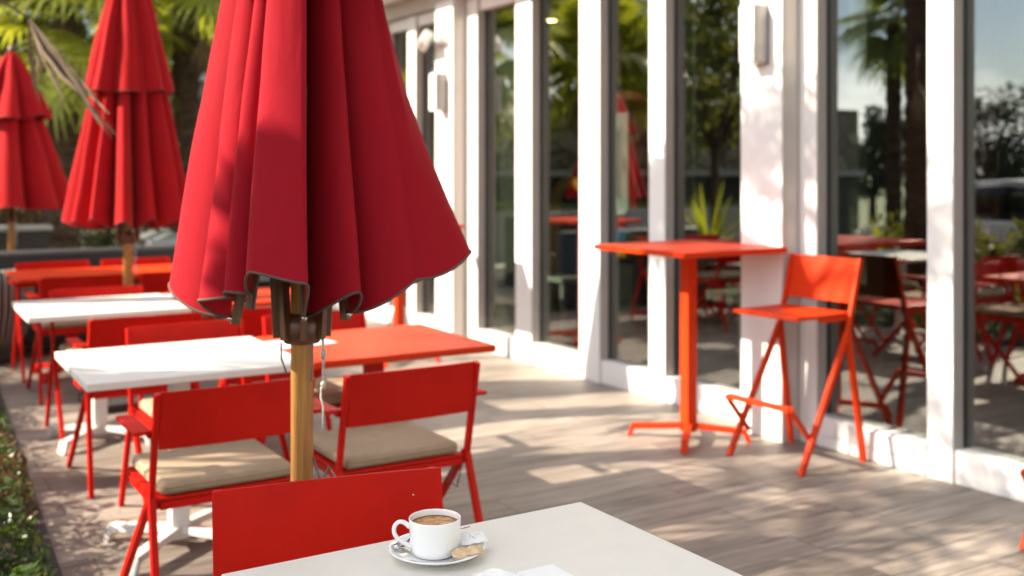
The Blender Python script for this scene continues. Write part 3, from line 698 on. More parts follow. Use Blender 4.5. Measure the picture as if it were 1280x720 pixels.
# ------------------------------------------------------------------ on the cream table
TZ = 0.735
CX, CY = 0.915, 1.745
mb = MB(); mb.lathe([(0.0, 0.002), (0.040, 0.002), (0.044, 0.0), (0.050, 0.0), (0.054, 0.003), (0.078, 0.011), (0.0885, 0.0165), (0.0905, 0.0180), (0.0895, 0.0192), (0.086, 0.0185), (0.068, 0.0115), (0.050, 0.0065), (0.034, 0.0058), (0.032, 0.005), (0.0, 0.005)], 72)
tag(mb.build('saucer', 'porcelain', None, True, loc=(CX + 0.004, CY - 0.001, TZ)), 'round white saucer under the coffee cup', 'saucer')
cup = thing('coffee_cup', 'white porcelain cup of coffee with crema on a saucer', 'cup', (CX, CY, TZ + 0.0055), math.atan2(0.5277, -0.8494) + R(8))
mb = MB(); mb.lathe([(0.0, 0.003), (0.032, 0.003), (0.033, 0.0), (0.036, 0.0), (0.0402, 0.0025), (0.0432, 0.0065), (0.0448, 0.0125), (0.0462, 0.022), (0.0474, 0.044), (0.0484, 0.0655), (0.0482, 0.0672), (0.0473, 0.0678), (0.0463, 0.0672), (0.0459, 0.0655), (0.0448, 0.044), (0.0436, 0.022), (0.040, 0.011), (0.034, 0.0085), (0.0, 0.0075)], 72)
mb.build('cup_body', 'porcelain', cup, True)
mb = MB()
hp = [(0.0455, 0, 0.0515), (0.048, 0, 0.0525), (0.0545, 0, 0.0590), (0.0625, 0, 0.0625), (0.0705, 0, 0.0605), (0.0755, 0, 0.0530), (0.0760, 0, 0.0430), (0.0725, 0, 0.0345), (0.0650, 0, 0.0275), (0.0560, 0, 0.0215), (0.0480, 0, 0.0165), (0.0425, 0, 0.0135)]
mb.tube(hp, [0.0052, 0.0048, 0.0043, 0.0042, 0.0042, 0.0042, 0.0042, 0.0042, 0.0042, 0.0044, 0.0048, 0.0052], 14); h_ = mb.build('handle', 'porcelain', cup, True)
sb = h_.modifiers.new('Subsurf', 'SUBSURF'); sb.levels = 1; sb.render_levels = 2
mb = MB(); mb.lathe([(0.0, 0.0), (0.02, 0.0), (0.0425, 0.0002), (0.0452, 0.0012)], 64); mb.build('coffee_surface', 'coffee', cup, True, loc=(0, 0, 0.0555))
# spoon: bowl at the front left of the cup, handle behind it
def SP(a, b, z): return Vector((RT.x * a + FW.x * b, RT.y * a + FW.y * b, z))   # a to the right, b away
t = thing('teaspoon', 'steel teaspoon lying on the saucer with its bowl left of the cup', 'spoon', (CX, CY, TZ))
mb = MB(); ns = 14
p0 = SP(-0.074, -0.018, 0.0150); ax = (SP(-0.03, 0.052, 0.0165) - p0).normalized(); sd = ax.cross(Vector((0, 0, 1))).normalized()
rows = []
for i in range(ns + 1):
    s_ = i / ns; wv = 0.0125 * math.sqrt(max(0, 1 - ((s_ - 0.5) / 0.5) ** 2)) * (1 - 0.18 * s_) + 0.0008
    row = []
    for j in range(9):
        v = j / 4 - 1
        dp = 0.0055 * (1 - v * v) * math.sin(math.pi * s_) ** 0.7
        row.append(mb.bm.verts.new(p0 + ax * (s_ * 0.042) + sd * wv * v + Vector((0, 0, 0.006 - dp))))
    rows.append(row)
for a, b in zip(rows, rows[1:]):
    for j in range(8): mb.bm.faces.new((a[j], a[j + 1], b[j + 1], b[j]))
bo = mb.build('bowl', 'steel', t, True); sm = bo.modifiers.new('Solidify', 'SOLIDIFY'); sm.thickness = 0.0012
mb = MB()
hpts = [p0 + ax * 0.041 + Vector((0, 0, 0.006)), SP(-0.046, 0.032, 0.024), SP(-0.02, 0.056, 0.028), SP(0.02, 0.062, 0.032), SP(0.050, 0.048, 0.036), SP(0.062, 0.040, 0.041)]
for a, b, wd in zip(hpts, hpts[1:], (0.004, 0.0045, 0.005, 0.007, 0.010)): mb.bar(a, b, wd, 0.0016, bevel=0.0004)
mb.build('handle', 'steel', t)
def packet(name, label, mat, w_, d_, th, loc, rz, tilt, crease, marks=False):
    t = thing(name, label, 'sachet', loc, rz); t.rotation_euler = (tilt[0], tilt[1], rz)
    mb = MB(); nx, ny = 18, 12; rnd = random.Random(int(w_ * 1e5)); top, bot = [], []
    for i in range(nx + 1):
        ra, rb = [], []
        for j in range(ny + 1):
            u, v = i / nx, j / ny
            edge = min(u, 1 - u) * w_ / 0.009; edge2 = min(v, 1 - v) * d_ / 0.004
            hgt = th * min(1, max(0, edge - 0.6)) ** 0.6 * min(1, edge2) ** 0.6
            cz = crease * (math.sin(17 * u + 3 * v) + math.sin(23 * v - 9 * u + 1)) * 0.5
            x, y = (u - .5) * w_, (v - .5) * d_
            ra.append(mb.bm.verts.new((x, y, hgt * 0.6 + cz + 0.0006))); rb.append(mb.bm.verts.new((x, y, -hgt * 0.4 + cz)))
        top.append(ra); bot.append(rb)
    for i in range(nx):
        for j in range(ny):
            mb.bm.faces.new((top[i][j], top[i + 1][j], top[i + 1][j + 1], top[i][j + 1])); mb.bm.faces.new((bot[i][j + 1], bot[i + 1][j + 1], bot[i + 1][j], bot[i][j]))
    for i in range(nx):
        mb.bm.faces.new((bot[i][0], bot[i + 1][0], top[i + 1][0], top[i][0])); mb.bm.faces.new((top[i][ny], top[i + 1][ny], bot[i + 1][ny], bot[i][ny]))
    for j in range(ny):
        mb.bm.faces.new((top[0][j], top[0][j + 1], bot[0][j + 1], bot[0][j])); mb.bm.faces.new((bot[nx][j], bot[nx][j + 1], top[nx][j + 1], top[nx][j]))
    if not marks:
        bpy.data.objects.remove(t); o = mb.build(name, mat, None, True, loc=loc); o.rotation_euler = (tilt[0], tilt[1], rz); return tag(o, label, 'sachet')
    mb.build('wrapper', mat, t, True)
    if marks:
        mb = MB()
        for (x, y, l, a) in ((-0.004, 0.004, .009, 70), (0.000, -0.004, .008, 110), (0.010, 0.004, .008, 10)):
            mb.box((x, y, th * 0.6 + 0.0012), (l, 0.0008, 0.0006), 0, 2, Matrix.Rotation(R(a), 4, 'Z'))
        mb.build('print', 'ink', t)
    return t
q = SP(0.070, 0.020, 0); packet('sugar_sachet', 'white sugar sachet resting on the saucer rim right of the cup', 'paper', 0.052, 0.036, 0.006, (CX + q.x, CY + q.y, TZ + 0.026), math.atan2(RT.y, RT.x) + R(18), (R(10), R(-4)), 0.0012, True)
q = SP(0.062, -0.036, 0); packet('biscuit_sachet', 'crumpled tan paper sachet on the saucer in front of the white one', 'tan_paper', 0.058, 0.026, 0.004, (CX + q.x, CY + q.y, TZ + 0.0215), math.atan2(RT.y, RT.x) + R(14), (R(14), R(-6)), 0.003)
# slip of paper and small dish at the bottom
mb = MB(); mb.box((1.036, 1.519, TZ + 0.0012), (0.08, 0.15, 0.0016)); tag(mb.build('paper_slip', 'paper', bevel=0.0004), 'white paper slip on the cream table at the bottom edge of the photo', 'paper')
mb = MB(); mb.lathe([(0.0, 0.0005), (0.030, 0.0005), (0.036, 0.002), (0.045, 0.007), (0.044, 0.008), (0.034, 0.004), (0.0, 0.003)], 48); tag(mb.build('small_dish', 'porcelain', None, True, loc=(0.947, 1.577, TZ)), 'small round white dish at the bottom edge left of the paper slip', 'dish')
# menus lying on the further tables
mb = MB(); mb.box((0, 0, 0.001), (0.30, 0.21, 0.002)); o = mb.build('menu_sheet', 'paper_blue', None, loc=(1.55, 4.22, TZ + 0.0005)); o.rotation_euler = (0, 0, R(8)); tag(o, 'pale menu sheet lying across the white and orange tables behind the umbrella pole', 'menu', 'menu sheets')
mb = MB(); mb.box((0, 0, 0.001), (0.24, 0.20, 0.002)); o = mb.build('menu_sheet', 'paper_blue', None, loc=(1.50, 6.20, TZ + 0.0005)); o.rotation_euler = (0, 0, R(-12)); tag(o, 'pale menu sheet at the right end of the far white table', 'menu', 'menu sheets')

# ------------------------------------------------------------------ wicker furniture
t = thing('wicker_sofa', 'dark woven wicker sofa behind the farthest orange tables', 'sofa', (1.75, 9.35, 0))
mb = MB(); mb.box((0, -0.35, 0.47), (1.9, 0.12, 0.74), 0.05, 4); mb.build('backrest', 'wicker_dark', t, True)
mb = MB(); mb.box((0, 0.05, 0.23), (1.7, 0.66, 0.30), 0.03, 3); mb.build('seat', 'wicker_dark', t, True)
for sx in (-1, 1):
    mb = MB(); mb.box((sx * 0.91, 0.05, 0.34), (0.12, 0.66, 0.52), 0.04, 3); mb.build('armrest', 'wicker_dark', t, True)
for sx in (-1, 1):
    for sy in (-1, 1):
        mb = MB(); mb.box((sx * 0.85, 0.02 + sy * 0.27, 0.04), (0.05, 0.05, 0.08)); mb.build('leg', 'charcoal', t)
t = thing('wicker_tub_chair', 'round striped wicker tub chair at the left edge beside the farthest orange table', 'tub chair', (0.83, 8.95, 0))
mb = MB(); mb.lathe([(0.22, 0.10), (0.30, 0.22), (0.345, 0.42), (0.35, 0.60), (0.335, 0.70), (0.30, 0.72), (0.285, 0.66), (0.28, 0.44), (0.0, 0.42)], 64, cap0=True); mb.build('shell', 'wicker_striped', t, True)
mb = MB(); mb.lathe([(0.27, 0.43), (0.275, 0.47), (0.24, 0.50), (0.0, 0.505)], 40); mb.build('cushion', 'charcoal', t, True)
mb = MB(); mb.lathe([(0.21, 0.0), (0.225, 0.10)], 40, cap0=True, cap1=True); mb.build('plinth', 'charcoal', t, True)

# ------------------------------------------------------------------ things behind the glass
def white_low(x, y, h, label):
    t = thing('white_side_table', label, 'side table', (x, y, 0.006), 0, 'white side tables behind the glass')
    mb = MB(); mb.box((0, 0, h - 0.02), (0.5, 0.5, 0.04), 0.006); mb.build('table_top', 'white_laminate', t)
    for sx in (-1, 1):
        for sy in (-1, 1):
            mb = MB(); mb.box((sx * 0.2, sy * 0.2, (h - 0.04) / 2), (0.04, 0.04, h - 0.04), 0.003); mb.build('leg', 'white_metal', t)
white_low(5.15, 5.30, 0.62, 'small white table behind the glass right of the bar table column')
white_low(5.0, 7.15, 0.60, 'small white table behind the glass at the middle of the facade')
t = thing('play_machine', 'tall red round topped machine with white panel behind the glass', 'play machine', (4.95, 6.33, 0.006))
mb = MB()
prof = [(-0.27, 0.93), (-0.27, 1.45), (-0.23, 1.78), (-0.13, 1.98), (0.0, 2.06), (0.13, 1.98), (0.23, 1.78), (0.27, 1.45), (0.27, 0.93)]
fa = [mb.bm.verts.new((-0.13, p[0], p[1])) for p in prof]; fb = [mb.bm.verts.new((0.13, p[0], p[1])) for p in prof]
mb.bm.faces.new(fa); mb.bm.faces.new(fb[::-1])
for k in range(len(prof)): mb.bm.faces.new((fa[k], fb[k], fb[(k + 1) % len(prof)], fa[(k + 1) % len(prof)]))
mb.build('cabinet', 'red_plastic', t, bevel=0.012)
mb = MB(); mb.box((0, 0, 0.463), (0.24, 0.46, 0.926), 0.01); mb.build('pedestal', 'charcoal', t)
mb = MB(); mb.box((-0.142, -0.12, 1.50), (0.022, 0.19, 0.76), 0.01); pn = mb.build('panel', 'panel_grey', t)
mb = MB()
for (y, z, wy, hz) in ((-0.10, 1.62, .03, .30), (-0.10, 1.36, .045, .22), (-0.17, 1.50, .02, .10), (-0.06, 1.42, .02, .12)): mb.box((-0.155, y, z), (0.004, wy, hz))
mb.build('panel_print', 'ink', pn)
mb = MB(); mb.box((-0.142, -0.05, 0.98), (0.024, 0.42, 0.10), 0.01); mb.build('shelf_band', 'blue_plastic', t)
mb = MB(); mb.box((-0.16, -0.06, 0.86), (0.10, 0.40, 0.09), 0.02); mb.build('bumper', 'yellow_plastic', t)
t = thing('red_column_toy', 'slim bright red post beside the red machine behind the glass', 'post', (4.80, 5.96, 0.006))
mb = MB(); mb.lathe([(0.0, 0.92), (0.045, 0.92), (0.045, 1.78), (0.06, 1.80), (0.05, 1.86), (0.0, 1.88)], 24); mb.build('shaft', 'red_plastic', t, True)
mb = MB(); mb.lathe([(0.0, 0.0), (0.16, 0.0), (0.16, 0.03), (0.05, 0.06), (0.046, 0.919), (0.0, 0.919)], 24); mb.build('stand', 'charcoal', t, True)
mb = MB(); mb.lathe([(0.055, 1.28), (0.058, 1.30), (0.058, 1.36), (0.055, 1.38)], 24); mb.build('collar', 'black_plastic', t, True)
mb = MB(); mb.box((-0.07, -0.06, 1.10), (0.10, 0.22, 0.16), 0.02); mb.build('box', 'blue_plastic', t)
mb = MB(); mb.box((-0.08, -0.08, 0.97), (0.12, 0.20, 0.07), 0.02); mb.build('tray', 'yellow_plastic', t)
t = thing('yellow_arch_toy', 'yellow arched play frame behind the glass left of the red machine', 'play frame', (5.0, 7.12, 0.006))
mb = MB(); arc = [(0, -0.25, 0.0), (0, -0.25, 0.9)] + [(0, 0.25 * math.cos(R(180 - k * 20)), 1.12 + 0.25 * math.sin(R(k * 20))) for k in range(0, 10)] + [(0, 0.25, 0.9), (0, 0.25, 0.0)]
mb.tube(arc, 0.05, 12); mb.build('arch', 'yellow_plastic', t, True)
mb = MB(); mb.box((0.02, 0, 0.55), (0.06, 0.42, 0.75), 0.02); mb.build('board', 'blue_plastic', t)

# ------------------------------------------------------------------ vegetation
def fan_leaf(mb, base, out, L_, nseg, spread, up, droop, rnd, wseg=1.0):
    """one fan shaped palm leaf: segments joined near the centre, tips drooping."""
    d = out.normalized(); s_ = d.cross(Vector((0, 0, 1)))
    if s_.length < 0.05: s_ = Vector((1, 0, 0))
    s_.normalize(); n = s_.cross(d).normalized()
    for k in range(nseg):
        th = (k / (nseg - 1) - 0.5) * spread + rnd.uniform(-.03, .03)
        sd = d * math.cos(th) + s_ * math.sin(th)
        pr = (s_ * math.cos(th) - d * math.sin(th))
        ln = L_ * (0.72 + 0.28 * math.cos(th * 0.8)) * rnd.uniform(0.88, 1.05)
        wd = max(0.009, L_ * spread / nseg * 0.27 * wseg)
        prev = None
        for (u, wv) in ((0.04, 0.15), (0.42, 0.95), (0.72, 0.62), (1.0, 0.06)):
            c = base + sd * (ln * u) + n * (0.10 * L_ * (u - u * u) * 2) - Vector((0, 0, 1)) * (droop * ln * u ** 2.6)
            a, b = mb.bm.verts.new(c + pr * wd * wv), mb.bm.verts.new(c - pr * wd * wv)
            if prev: mb.bm.faces.new((prev[0], a, b, prev[1]))
            prev = (a, b)
def fan_palm(label, loc, hgt, nleaf, seed, leafmat='palm_leaf', L_=0.62, pet=0.7, lean=(0, 0), avoid=None, dead=10, tr=0.15, elmin=-35, nseg=26, wseg=1.0):
    rnd = random.Random(seed)
    t = thing('fan_palm', label, 'palm tree', loc, 0, 'fan palms round the terrace')
    mb = MB(); pts, rs = [], []
    nst = int(hgt / 0.09)
    for k in range(nst + 1):
        z = hgt * k / nst; f = z / hgt
        pts.append((lean[0] * f * f, lean[1] * f * f, z)); rs.append(tr * (1.12 - 0.12 * f) * (1 + 0.10 * ((k % 2) * 2 - 1) + rnd.uniform(-.05, .05)))
    mb.tube(pts, rs, 14); mb.build('trunk', 'palm_trunk', t)
    top = Vector((lean[0], lean[1], hgt))
    mb = MB(); mbp = MB()
    for k in range(nleaf):
        for _ in range(40):
            az = k * 2.39996 + rnd.uniform(-.3, .3); el = R(rnd.uniform(elmin, 80))
            if avoid is None or not avoid(az, el): break
        d = Vector((math.cos(az) * math.cos(el), math.sin(az) * math.cos(el), math.sin(el)))
        pl = pet * rnd.uniform(0.8, 1.15)
        mid = top + d * pl * 0.5 + Vector((0, 0, 0.05)); end = top + d * pl - Vector((0, 0, 0.10 * pl))
        mbp.tube([top + d * 0.05, mid, end], [0.014, 0.010, 0.008], 5)
        dd = (end - mid).normalized()
        fan_leaf(mb, end, dd, L_ * rnd.uniform(0.85, 1.1), nseg, R(rnd.uniform(215, 265)), None, rnd.uniform(0.15, 0.45), rnd, wseg=wseg)
    cr = mb.build('crown', leafmat, t); mbp.build('petioles', 'palm_leaf_dark', cr)
    if dead:
        mb = MB()
        for k in range(dead):
            az = rnd.uniform(0, 6.283)
            if avoid is not None and avoid(az, R(-60)): continue
            d = Vector((math.cos(az) * 0.45, math.sin(az) * 0.45, -0.9)).normalized()
            st_ = top + Vector((math.cos(az), math.sin(az), 0)) * tr - Vector((0, 0, rnd.uniform(0.05, 0.35)))
            en = st_ + d * 0.45
            mb.tube([st_, en], 0.008, 5)
            fan_leaf(mb, en, d, 0.5, 16, R(70), None, 0.1, rnd)
        mb.build('dead_leaves', 'leaf_dry', t)
    return t
# palm whose trunk and crown show mirrored in the right-hand doors
def avA(az, el):
    dx = math.cos(az)
    return dx > -0.15 and el < R(22)
pa = fan_palm('shaggy fan palm in the planting bed at the left, a dry frond hanging from it', (0.05, 6.65, -0.03), 3.8, 13, 3, 'palm_leaf', 0.55, 0.50, avoid=avA, dead=1, tr=0.12, elmin=3)
# the dry frond that hangs into the picture
mb = MB(); rnd = random.Random(4)
b0 = Vector((0, 0, 2.75)); o0 = Vector((0.05, 6.65, -0.03))
k1 = Vector((0.775, 6.11, 2.27)) - o0; tip = Vector((1.135, 5.54, 1.60)) - o0
mb.tube([b0, (b0 + k1) / 2 + Vector((0, 0, 0.05)), k1], [0.014, 0.010, 0.007], 6)
mb.build('dry_stalk', 'leaf_dry', pa, True)
mb = MB()
for k in range(26):
    jt = Vector((rnd.gauss(0, .025), rnd.gauss(0, .025), rnd.gauss(0, .02)))
    main = k < 17
    e = (tip if main else k1 + Vector((rnd.uniform(.02, .20), rnd.uniform(-.22, .02), rnd.uniform(-.50, -.28)))) + jt
    if main: e = k1 + (e - k1) * rnd.uniform(0.55, 1.0)
    pr = Vector((rnd.uniform(-1, 1), rnd.uniform(-1, 1), rnd.uniform(-1, 1))).normalized(); prev = None
    sag = Vector((rnd.uniform(-.03, .03), rnd.uniform(-.03, .03), rnd.uniform(-.05, .02)))
    for (u, wv) in ((0, .2), (.35, 1), (.7, .8), (1, .08)):
        c = k1 + (e - k1) * u + sag * math.sin(u * 3.14)
        a, b = mb.bm.verts.new(c + pr * 0.013 * wv), mb.bm.verts.new(c - pr * 0.013 * wv)
        if prev: mb.bm.faces.new((prev[0], a, b, prev[1]))
        prev = (a, b)
mb.build('dry_frond', 'leaf_dry', pa)
fan_palm('fan palm with yellow green leaves behind the left parasol, dark shaggy trunk', (1.85, 12.15, -0.03), 3.1, 36, 9, 'palm_leaf', 0.85, 0.75, lean=(0.1, 0), dead=14, tr=0.17, elmin=-50)
fan_palm('fan palm behind the middle parasol, broad green leaves at the top of the photo', (3.3, 12.6, -0.03), 3.55, 30, 12, 'palm_leaf', 0.85, 0.8, dead=6, tr=0.15, elmin=-40)
fan_palm('fan palm out by the road, left of the view, mirrored in the doors', (-1.80, 6.30, -0.03), 5.05, 15, 17, 'palm_leaf_dark', 0.72, 0.8, dead=1, tr=0.11, elmin=8, nseg=17, wseg=0.62)
fan_palm('fan palm nearest the camera in the planting bed, outside the view', (-1.85, 4.85, -0.03), 3.5, 20, 37, 'palm_leaf_dark', 0.66, 0.72, dead=6, tr=0.12, nseg=17, wseg=0.62)
fan_palm('short fan palm with drooping fronds at the road side, beyond the spiky yuccas', (-2.85, 9.22, -0.03), 3.45, 17, 29, 'palm_leaf_dark', 0.58, 0.42, dead=1, tr=0.10, elmin=-60)
fan_palm('fan palm mirrored in the middle panes, bright leaves', (-1.2, 13.4, -0.03), 3.2, 34, 23, 'palm_leaf', 0.85, 0.75, dead=6, tr=0.16)

def leaf_card(mb, c, size, rnd, flat=0.0):
    n = Vector((rnd.gauss(0, 1), rnd.gauss(0, 1), rnd.gauss(0, 1) + flat)).normalized()
    a = n.orthogonal().normalized(); b = n.cross(a)
    an = rnd.uniform(0, 6.283); u = a * math.cos(an) + b * math.sin(an); v = n.cross(u)
    l = size * rnd.uniform(.7, 1.3); w_ = l * 0.45
    mb.poly([c - u * l * .5, c + v * w_ * .5 + n * l * .06, c + u * l * .5, c - v * w_ * .5 + n * l * .06])
def tree(label, loc, trunk_h, cz, rad, nl, seed, mat='tree_leaf', leaf=0.13, nclump=26, sq=0.8, name='broadleaf_tree', group='broadleaf trees beside the road', tr=0.11):
    rnd = random.Random(seed)
    t = thing(name, label, 'tree', loc, 0, group)
    mb = MB(); mb.tube([(0, 0, 0), (0.03, 0.02, trunk_h * .5), (0.0, 0.05, trunk_h)], [tr, tr * .8, tr * .6], 10)
    clumps = []
    for k in range(nclump):
        while True:
            p = Vector((rnd.uniform(-1, 1), rnd.uniform(-1, 1), rnd.uniform(-1, 1)))
            if 0.25 < p.length < 1: break
        clumps.append((Vector((p.x * rad, p.y * rad, cz + p.z * rad * sq)), rad * rnd.uniform(.2, .42)))
    for c, r_ in clumps[:10]:
        mb.tube([(0, 0.05, trunk_h * rnd.uniform(.8, 1)), (c * 0.5 + Vector((0, 0, trunk_h * .5))) , c], [tr * .45, tr * .3, tr * .08], 6)
    mb.build('trunk', 'palm_trunk', t)
    mb = MB()
    for k in range(nl):
        c, r_ = rnd.choice(clumps)
        d = Vector((rnd.gauss(0, 1), rnd.gauss(0, 1), rnd.gauss(0, 1))).normalized() * r_ * rnd.random() ** .45
        leaf_card(mb, c + d, leaf, rnd)
    mb.build('crown', mat, t)
    return t
# shade givers added left of the view
tree('leafy tree added outside the view to shade the cream table', (-2.95, 3.02, -0.03), 2.9, 3.65, 0.80, 3000, 41, leaf=0.17)
for lb, x, y, sd in (('tall olive bush in the planting bed, nearest the camera', -0.95, 4.55, 42), ('tall olive bush in the planting bed, the middle one of three', -0.8, 5.75, 52), ('tall olive bush in the planting bed, farthest from the camera', -1.0, 7.3, 53)):
    tree(lb, (x, y, -0.03), 0.3, 0.62, 0.62, 1200, sd, 'tree_leaf_olive', leaf=0.10, tr=0.03, name='bush', group='bushes in the planting bed', nclump=22)
tree('tall dark tree over the far end of the road', (-6.5, 20.5, -0.14), 2.6, 4.6, 2.2, 4200, 43, leaf=0.24)
tree('round dark tree mirrored in the doors beyond the parked cars', (-9.6, 21.5, -0.14), 2.4, 4.2, 2.3, 3800, 44, leaf=0.26)
tree('olive tree beside the stone wall at its left end', (-4.6, 14.5, -0.14), 2.2, 3.7, 1.7, 3200, 45, 'tree_leaf_olive', leaf=0.2)
tree('dark tree over the stone wall behind the palms', (0.2, 17.8, 2.6), 1.4, 2.6, 2.2, 5200, 46, leaf=0.24)
tree('yellowish tree over the stone wall behind the middle parasol', (4.2, 17.6, 2.6), 1.2, 2.0, 1.9, 4600, 47, 'tree_leaf_olive', leaf=0.2)
tree('dense dark tree at the right end of the stone wall', (7.6, 17.8, 2.6), 1.4, 2.4, 2.2, 4200, 48, leaf=0.24)
tree('dark tree at the far left above the road', (-21, 10.0, -0.14), 2.2, 3.8, 2.4, 3200, 49, leaf=0.28)
for lb, x, y, cz, rd, sq, n_, sd in (('slim dark tree mirrored against the sky in the right-hand door', -11.5, 16.6, 2.05, .85, 1.15, 5000, 61), ('low dark tree beside the slim one beyond the road', -13.0, 19.6, 1.5, 1.3, .8, 5500, 62), ('broad dark tree at the back left beyond the road', -15.0, 16.2, 2.2, 1.9, .7, 7500, 63)):
    tree(lb, (x, y, -0.14), 1.2, cz, rd, n_, sd, 'conifer_leaf', leaf=0.15, nclump=44, sq=sq, name='dark_tree', group='dark trees beyond the road')
def yucca(label, loc, seed, n=34, l=0.75, mat='palm_leaf'):
    rnd = random.Random(seed); t = thing('yucca', label, 'plant', loc, 0, 'spiky plants in the bed')
    mb = MB(); mb.tube([(0, 0, 0), (0, 0, 0.5)], [.05, .04], 8); mb.build('stem', 'palm_trunk', t)
    mb = MB()
    for k in range(n):
        az = k * 2.4; el = R(rnd.uniform(10, 85)); d = Vector((math.cos(az) * math.cos(el), math.sin(az) * math.cos(el), math.sin(el)))
        s_ = d.cross(Vector((0, 0, 1))).normalized(); prev = None; ln = l * rnd.uniform(.75, 1.1)
        for (u, wv) in ((0, .5), (.4, 1), (.75, .7), (1, .05)):
            c = Vector((0, 0, .48)) + d * ln * u - Vector((0, 0, .18 * ln * u ** 3 * math.cos(el)))
            a, b = mb.bm.verts.new(c + s_ * .022 * wv), mb.bm.verts.new(c - s_ * .022 * wv)
            if prev: mb.bm.faces.new((prev[0], a, b, prev[1]))
            prev = (a, b)
    mb.build('leaves', mat, t); return t
yucca('spiky yucca in the planting bed beside the farthest tables', (-0.15, 9.85, -0.03), 71, 50, 0.95)
yucca('smaller spiky yucca in the planting bed, nearer the camera', (-0.55, 7.6, -0.03), 72, 26, .6)

# low ground cover along the terrace edge
rnd = random.Random(5)
mb = MB(); mb2 = MB()
for k in range(17000):
    y = 2.2 + 6.6 * rnd.random() ** 1.2; x = edge_x(y) - 0.05 - abs(rnd.gauss(0, 0.40))
    hx = 0.11 + 0.24 * (0.5 + 0.5 * math.sin(x * 9 + 1) * math.sin(y * 5.3)) 
    z = rnd.random() ** .6 * hx
    if x > edge_x(y) - 0.12: z *= 0.6
    rusty = (4.45 < y < 5.35 and x < edge_x(y) - 0.02) 
    if rusty: z *= 1.5
    leaf_card(mb2 if rusty and rnd.random() < .6 else mb, Vector((x, y, z - 0.02)), rnd.choice((0.028, 0.036, 0.05)), rnd, 0.8)
struct(mb.build('ground_cover', 'ground_leaf'), 'stuff'); struct(mb2.build('rusty_ground_cover', 'rust_leaf'), 'stuff')

# ------------------------------------------------------------------ backdrop walls
t = thing('stone_retaining_wall', 'mossy rubble stone wall behind the parasols with pale coping', 'wall', (1.5, 16.2, 0))
mb = MB(); mb.box((0, 0.4, 2.1), (24, 0.8, 1.5), 0.02); mb.build('rubble_face', 'rubble_stone', t)
mb = MB(); mb.box((0, 0.25, 1.42), (24, 0.9, 0.12), 0.02); mb.build('coping', 'pale_concrete', t)
mb = MB(); mb.box((0, 0.35, 0.66), (24, 0.7, 1.40), 0.01); mb.build('plinth', 'charcoal', t)
mb = MB(); mb.prism([(-10.5, 16.9), (22, 16.9), (22, 40), (-10.5, 40)], -0.15, 2.75); struct(mb.build('terrain_bank', 'grass'))
t = thing('kerb_wall', 'low pale wall carrying a grass strip in front of the stone wall', 'wall', (4.0, 15.3, 0))
mb = MB(); mb.box((0, 0, 0.385), (20, 0.5, 0.83), 0.01); mb.build('wall_face', 'pale_concrete', t)
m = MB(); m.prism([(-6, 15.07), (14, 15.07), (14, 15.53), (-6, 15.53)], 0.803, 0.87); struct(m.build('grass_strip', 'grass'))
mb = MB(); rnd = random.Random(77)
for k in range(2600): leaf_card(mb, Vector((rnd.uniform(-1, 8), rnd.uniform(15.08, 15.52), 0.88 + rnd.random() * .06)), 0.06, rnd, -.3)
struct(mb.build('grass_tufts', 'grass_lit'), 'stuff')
def shrub(label, loc, r, sq, n, seed, mat, leaf=.09):
    rnd = random.Random(seed); t = thing('shrub', label, 'shrub', loc, 0, 'shrubs along the stone wall')
    mb = MB()
    for k in range(5): mb.tube([(0, 0, 0), (rnd.uniform(-.3, .3) * r, rnd.uniform(-.3, .3) * r, r * sq * .5), (rnd.uniform(-.7, .7) * r, rnd.uniform(-.6, .6) * r, r * sq * 1.1)], [.03, .02, .006], 5)
    mb.build('stems', 'palm_trunk', t)
    mb = MB(); cl = [(Vector((rnd.uniform(-.7, .7) * r, rnd.uniform(-.6, .6) * r, r * sq * rnd.uniform(.3, 1.4))), r * rnd.uniform(.2, .42)) for _ in range(16)]
    for k in range(n):
        c, rr = rnd.choice(cl); d = Vector((rnd.gauss(0, 1), rnd.gauss(0, 1), rnd.gauss(0, 1))).normalized() * rr * rnd.random() ** .5
        leaf_card(mb, c + d, leaf, rnd)
    mb.build('foliage', mat, t); return t
shrub('mossy trailing shrub growing out of the stone wall beside the middle parasol', (3.95, 15.95, 1.25), .55, .7, 1800, 81, 'ivy_leaf')
shrub('olive shrub on top of the stone wall right of the middle parasol', (4.35, 16.2, 2.85), .8, .7, 2600, 82, 'tree_leaf_olive', .11)
shrub('dark shrub on top of the stone wall behind the palms', (1.6, 16.2, 2.85), 1.0, .7, 3200, 83, 'tree_leaf', .12)
shrub('leafy shrub at the foot of the stone wall behind the left parasol', (2.7, 14.0, -0.03), .8, .9, 2600, 84, 'ivy_leaf', .11)
shrub('brownish shrub below the palm trunks', (1.7, 13.4, -0.03), .75, .9, 2200, 85, 'rust_leaf', .1)
shrub('dark ivy clump round the foot of the leaning palm trunk', (2.35, 12.3, -0.03), .5, .8, 1500, 87, 'ivy_leaf', .08)
shrub('green shrub behind the middle parasol under the broad palm leaves', (3.5, 14.6, -0.03), .75, 1.1, 2400, 86, 'tree_leaf', .11)
t = thing('low_wall', 'low dark garden wall with pale coping behind the dark wicker sofa', 'wall', (0.75, 11.6, 0))
mb = MB(); mb.box((0, 0, 0.42), (1.8, 0.30, 0.90), 0.01); mb.build('wall_face', 'charcoal', t)
mb = MB(); mb.box((0, 0, 0.89), (1.86, 0.34, 0.045), 0.008); mb.build('coping', 'pale_concrete', t)

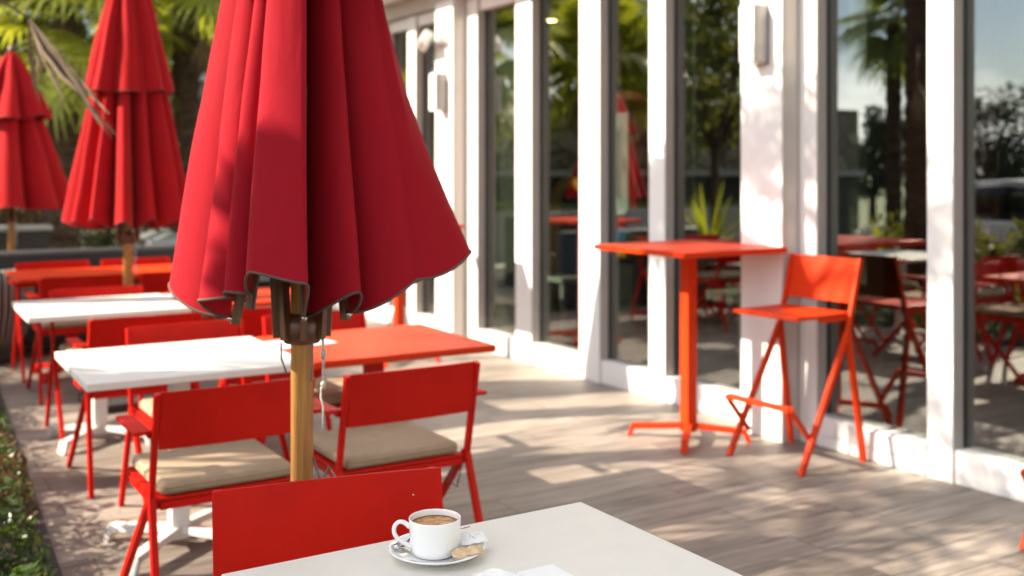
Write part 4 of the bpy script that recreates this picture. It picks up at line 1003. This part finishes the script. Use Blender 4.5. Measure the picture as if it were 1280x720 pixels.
# ------------------------------------------------------------------ parked cars
def make_car(label, mat, loc, rz):
    t = thing('parked_car', label, 'car', loc, rz, 'parked cars')
    def loft(secs, name, m_, par, smooth=True):
        mb = MB(); rings = []
        for (x, hw, z0, z1, rr) in secs:
            pr = [(-hw, z0), (-hw, z0 + (z1 - z0) * .6), (-hw * (1 - rr * .35), z1 - (z1 - z0) * .12), (-hw * (1 - rr), z1), (hw * (1 - rr), z1), (hw * (1 - rr * .35), z1 - (z1 - z0) * .12), (hw, z0 + (z1 - z0) * .6), (hw, z0)]
            rings.append([mb.bm.verts.new((x, p[0], p[1])) for p in pr])
        for a, b in zip(rings, rings[1:]):
            for k in range(8): mb.bm.faces.new((a[k], a[(k + 1) % 8], b[(k + 1) % 8], b[k]))
        mb.bm.faces.new(rings[0][::-1]); mb.bm.faces.new(rings[-1])
        return mb.build(name, m_, par, smooth, 0.02)
    loft([(-2.1, .70, .32, .80, .15), (-2.0, .82, .22, .90, .15), (-1.2, .87, .20, .95, .12), (0.4, .88, .20, .95, .12), (1.0, .87, .20, .92, .14), (1.8, .82, .22, .78, .2), (2.1, .68, .32, .66, .25)], 'body', mat, t)
    loft([(-1.75, .70, .92, .95, .1), (-1.2, .72, .92, 1.40, .18), (-0.5, .73, .92, 1.47, .18), (0.2, .73, .92, 1.44, .18), (1.05, .72, .90, .94, .1)], 'cabin_glass', 'car_glass', t)
    loft([(-1.25, .60, 1.385, 1.425, .1), (-0.5, .62, 1.44, 1.495, .1), (0.25, .60, 1.41, 1.455, .1)], 'roof', mat, t)
    for sx in (-1.3, 1.3):
        for sy in (-1, 1):
            mb = MB(); mb.lathe([(0.15, -.1), (0.30, -.1), (.32, -.06), (.32, .06), (.30, .1), (.15, .1)], 28, cap0=True, cap1=True)
            bmesh.ops.rotate(mb.bm, verts=mb.bm.verts, cent=(0, 0, 0), matrix=Matrix.Rotation(R(90), 3, 'X')); bmesh.ops.translate(mb.bm, verts=mb.bm.verts, vec=(sx, sy * .80, .32))
            wh = mb.build('wheel', 'tyre', t, True)
            mb = MB(); mb.lathe([(0.0, -.012), (0.19, -.012), (.19, .012), (0, .012)], 20)
            bmesh.ops.rotate(mb.bm, verts=mb.bm.verts, cent=(0, 0, 0), matrix=Matrix.Rotation(R(90), 3, 'X')); bmesh.ops.translate(mb.bm, verts=mb.bm.verts, vec=(sx, sy * .905, .32)); mb.build('rim', 'steel', wh)
    for sy in (-1, 1):
        mb = MB(); mb.box((2.0, sy * .58, .63), (.14, .26, .12), .03); mb.build('headlight', 'steel', t)
        mb = MB(); mb.box((-2.02, sy * .62, .74), (.1, .2, .14), .03); mb.build('tail_light', 'red_plastic', t)
    return t
make_car('white car parked beyond the planting bed, mirrored in the right-hand door', 'car_white', (-4.75, 8.9, -0.14), R(90))
make_car('silver car parked behind the parasols, mostly hidden by the front one', 'car_silver', (4.9, 13.1, -0.03), R(176))
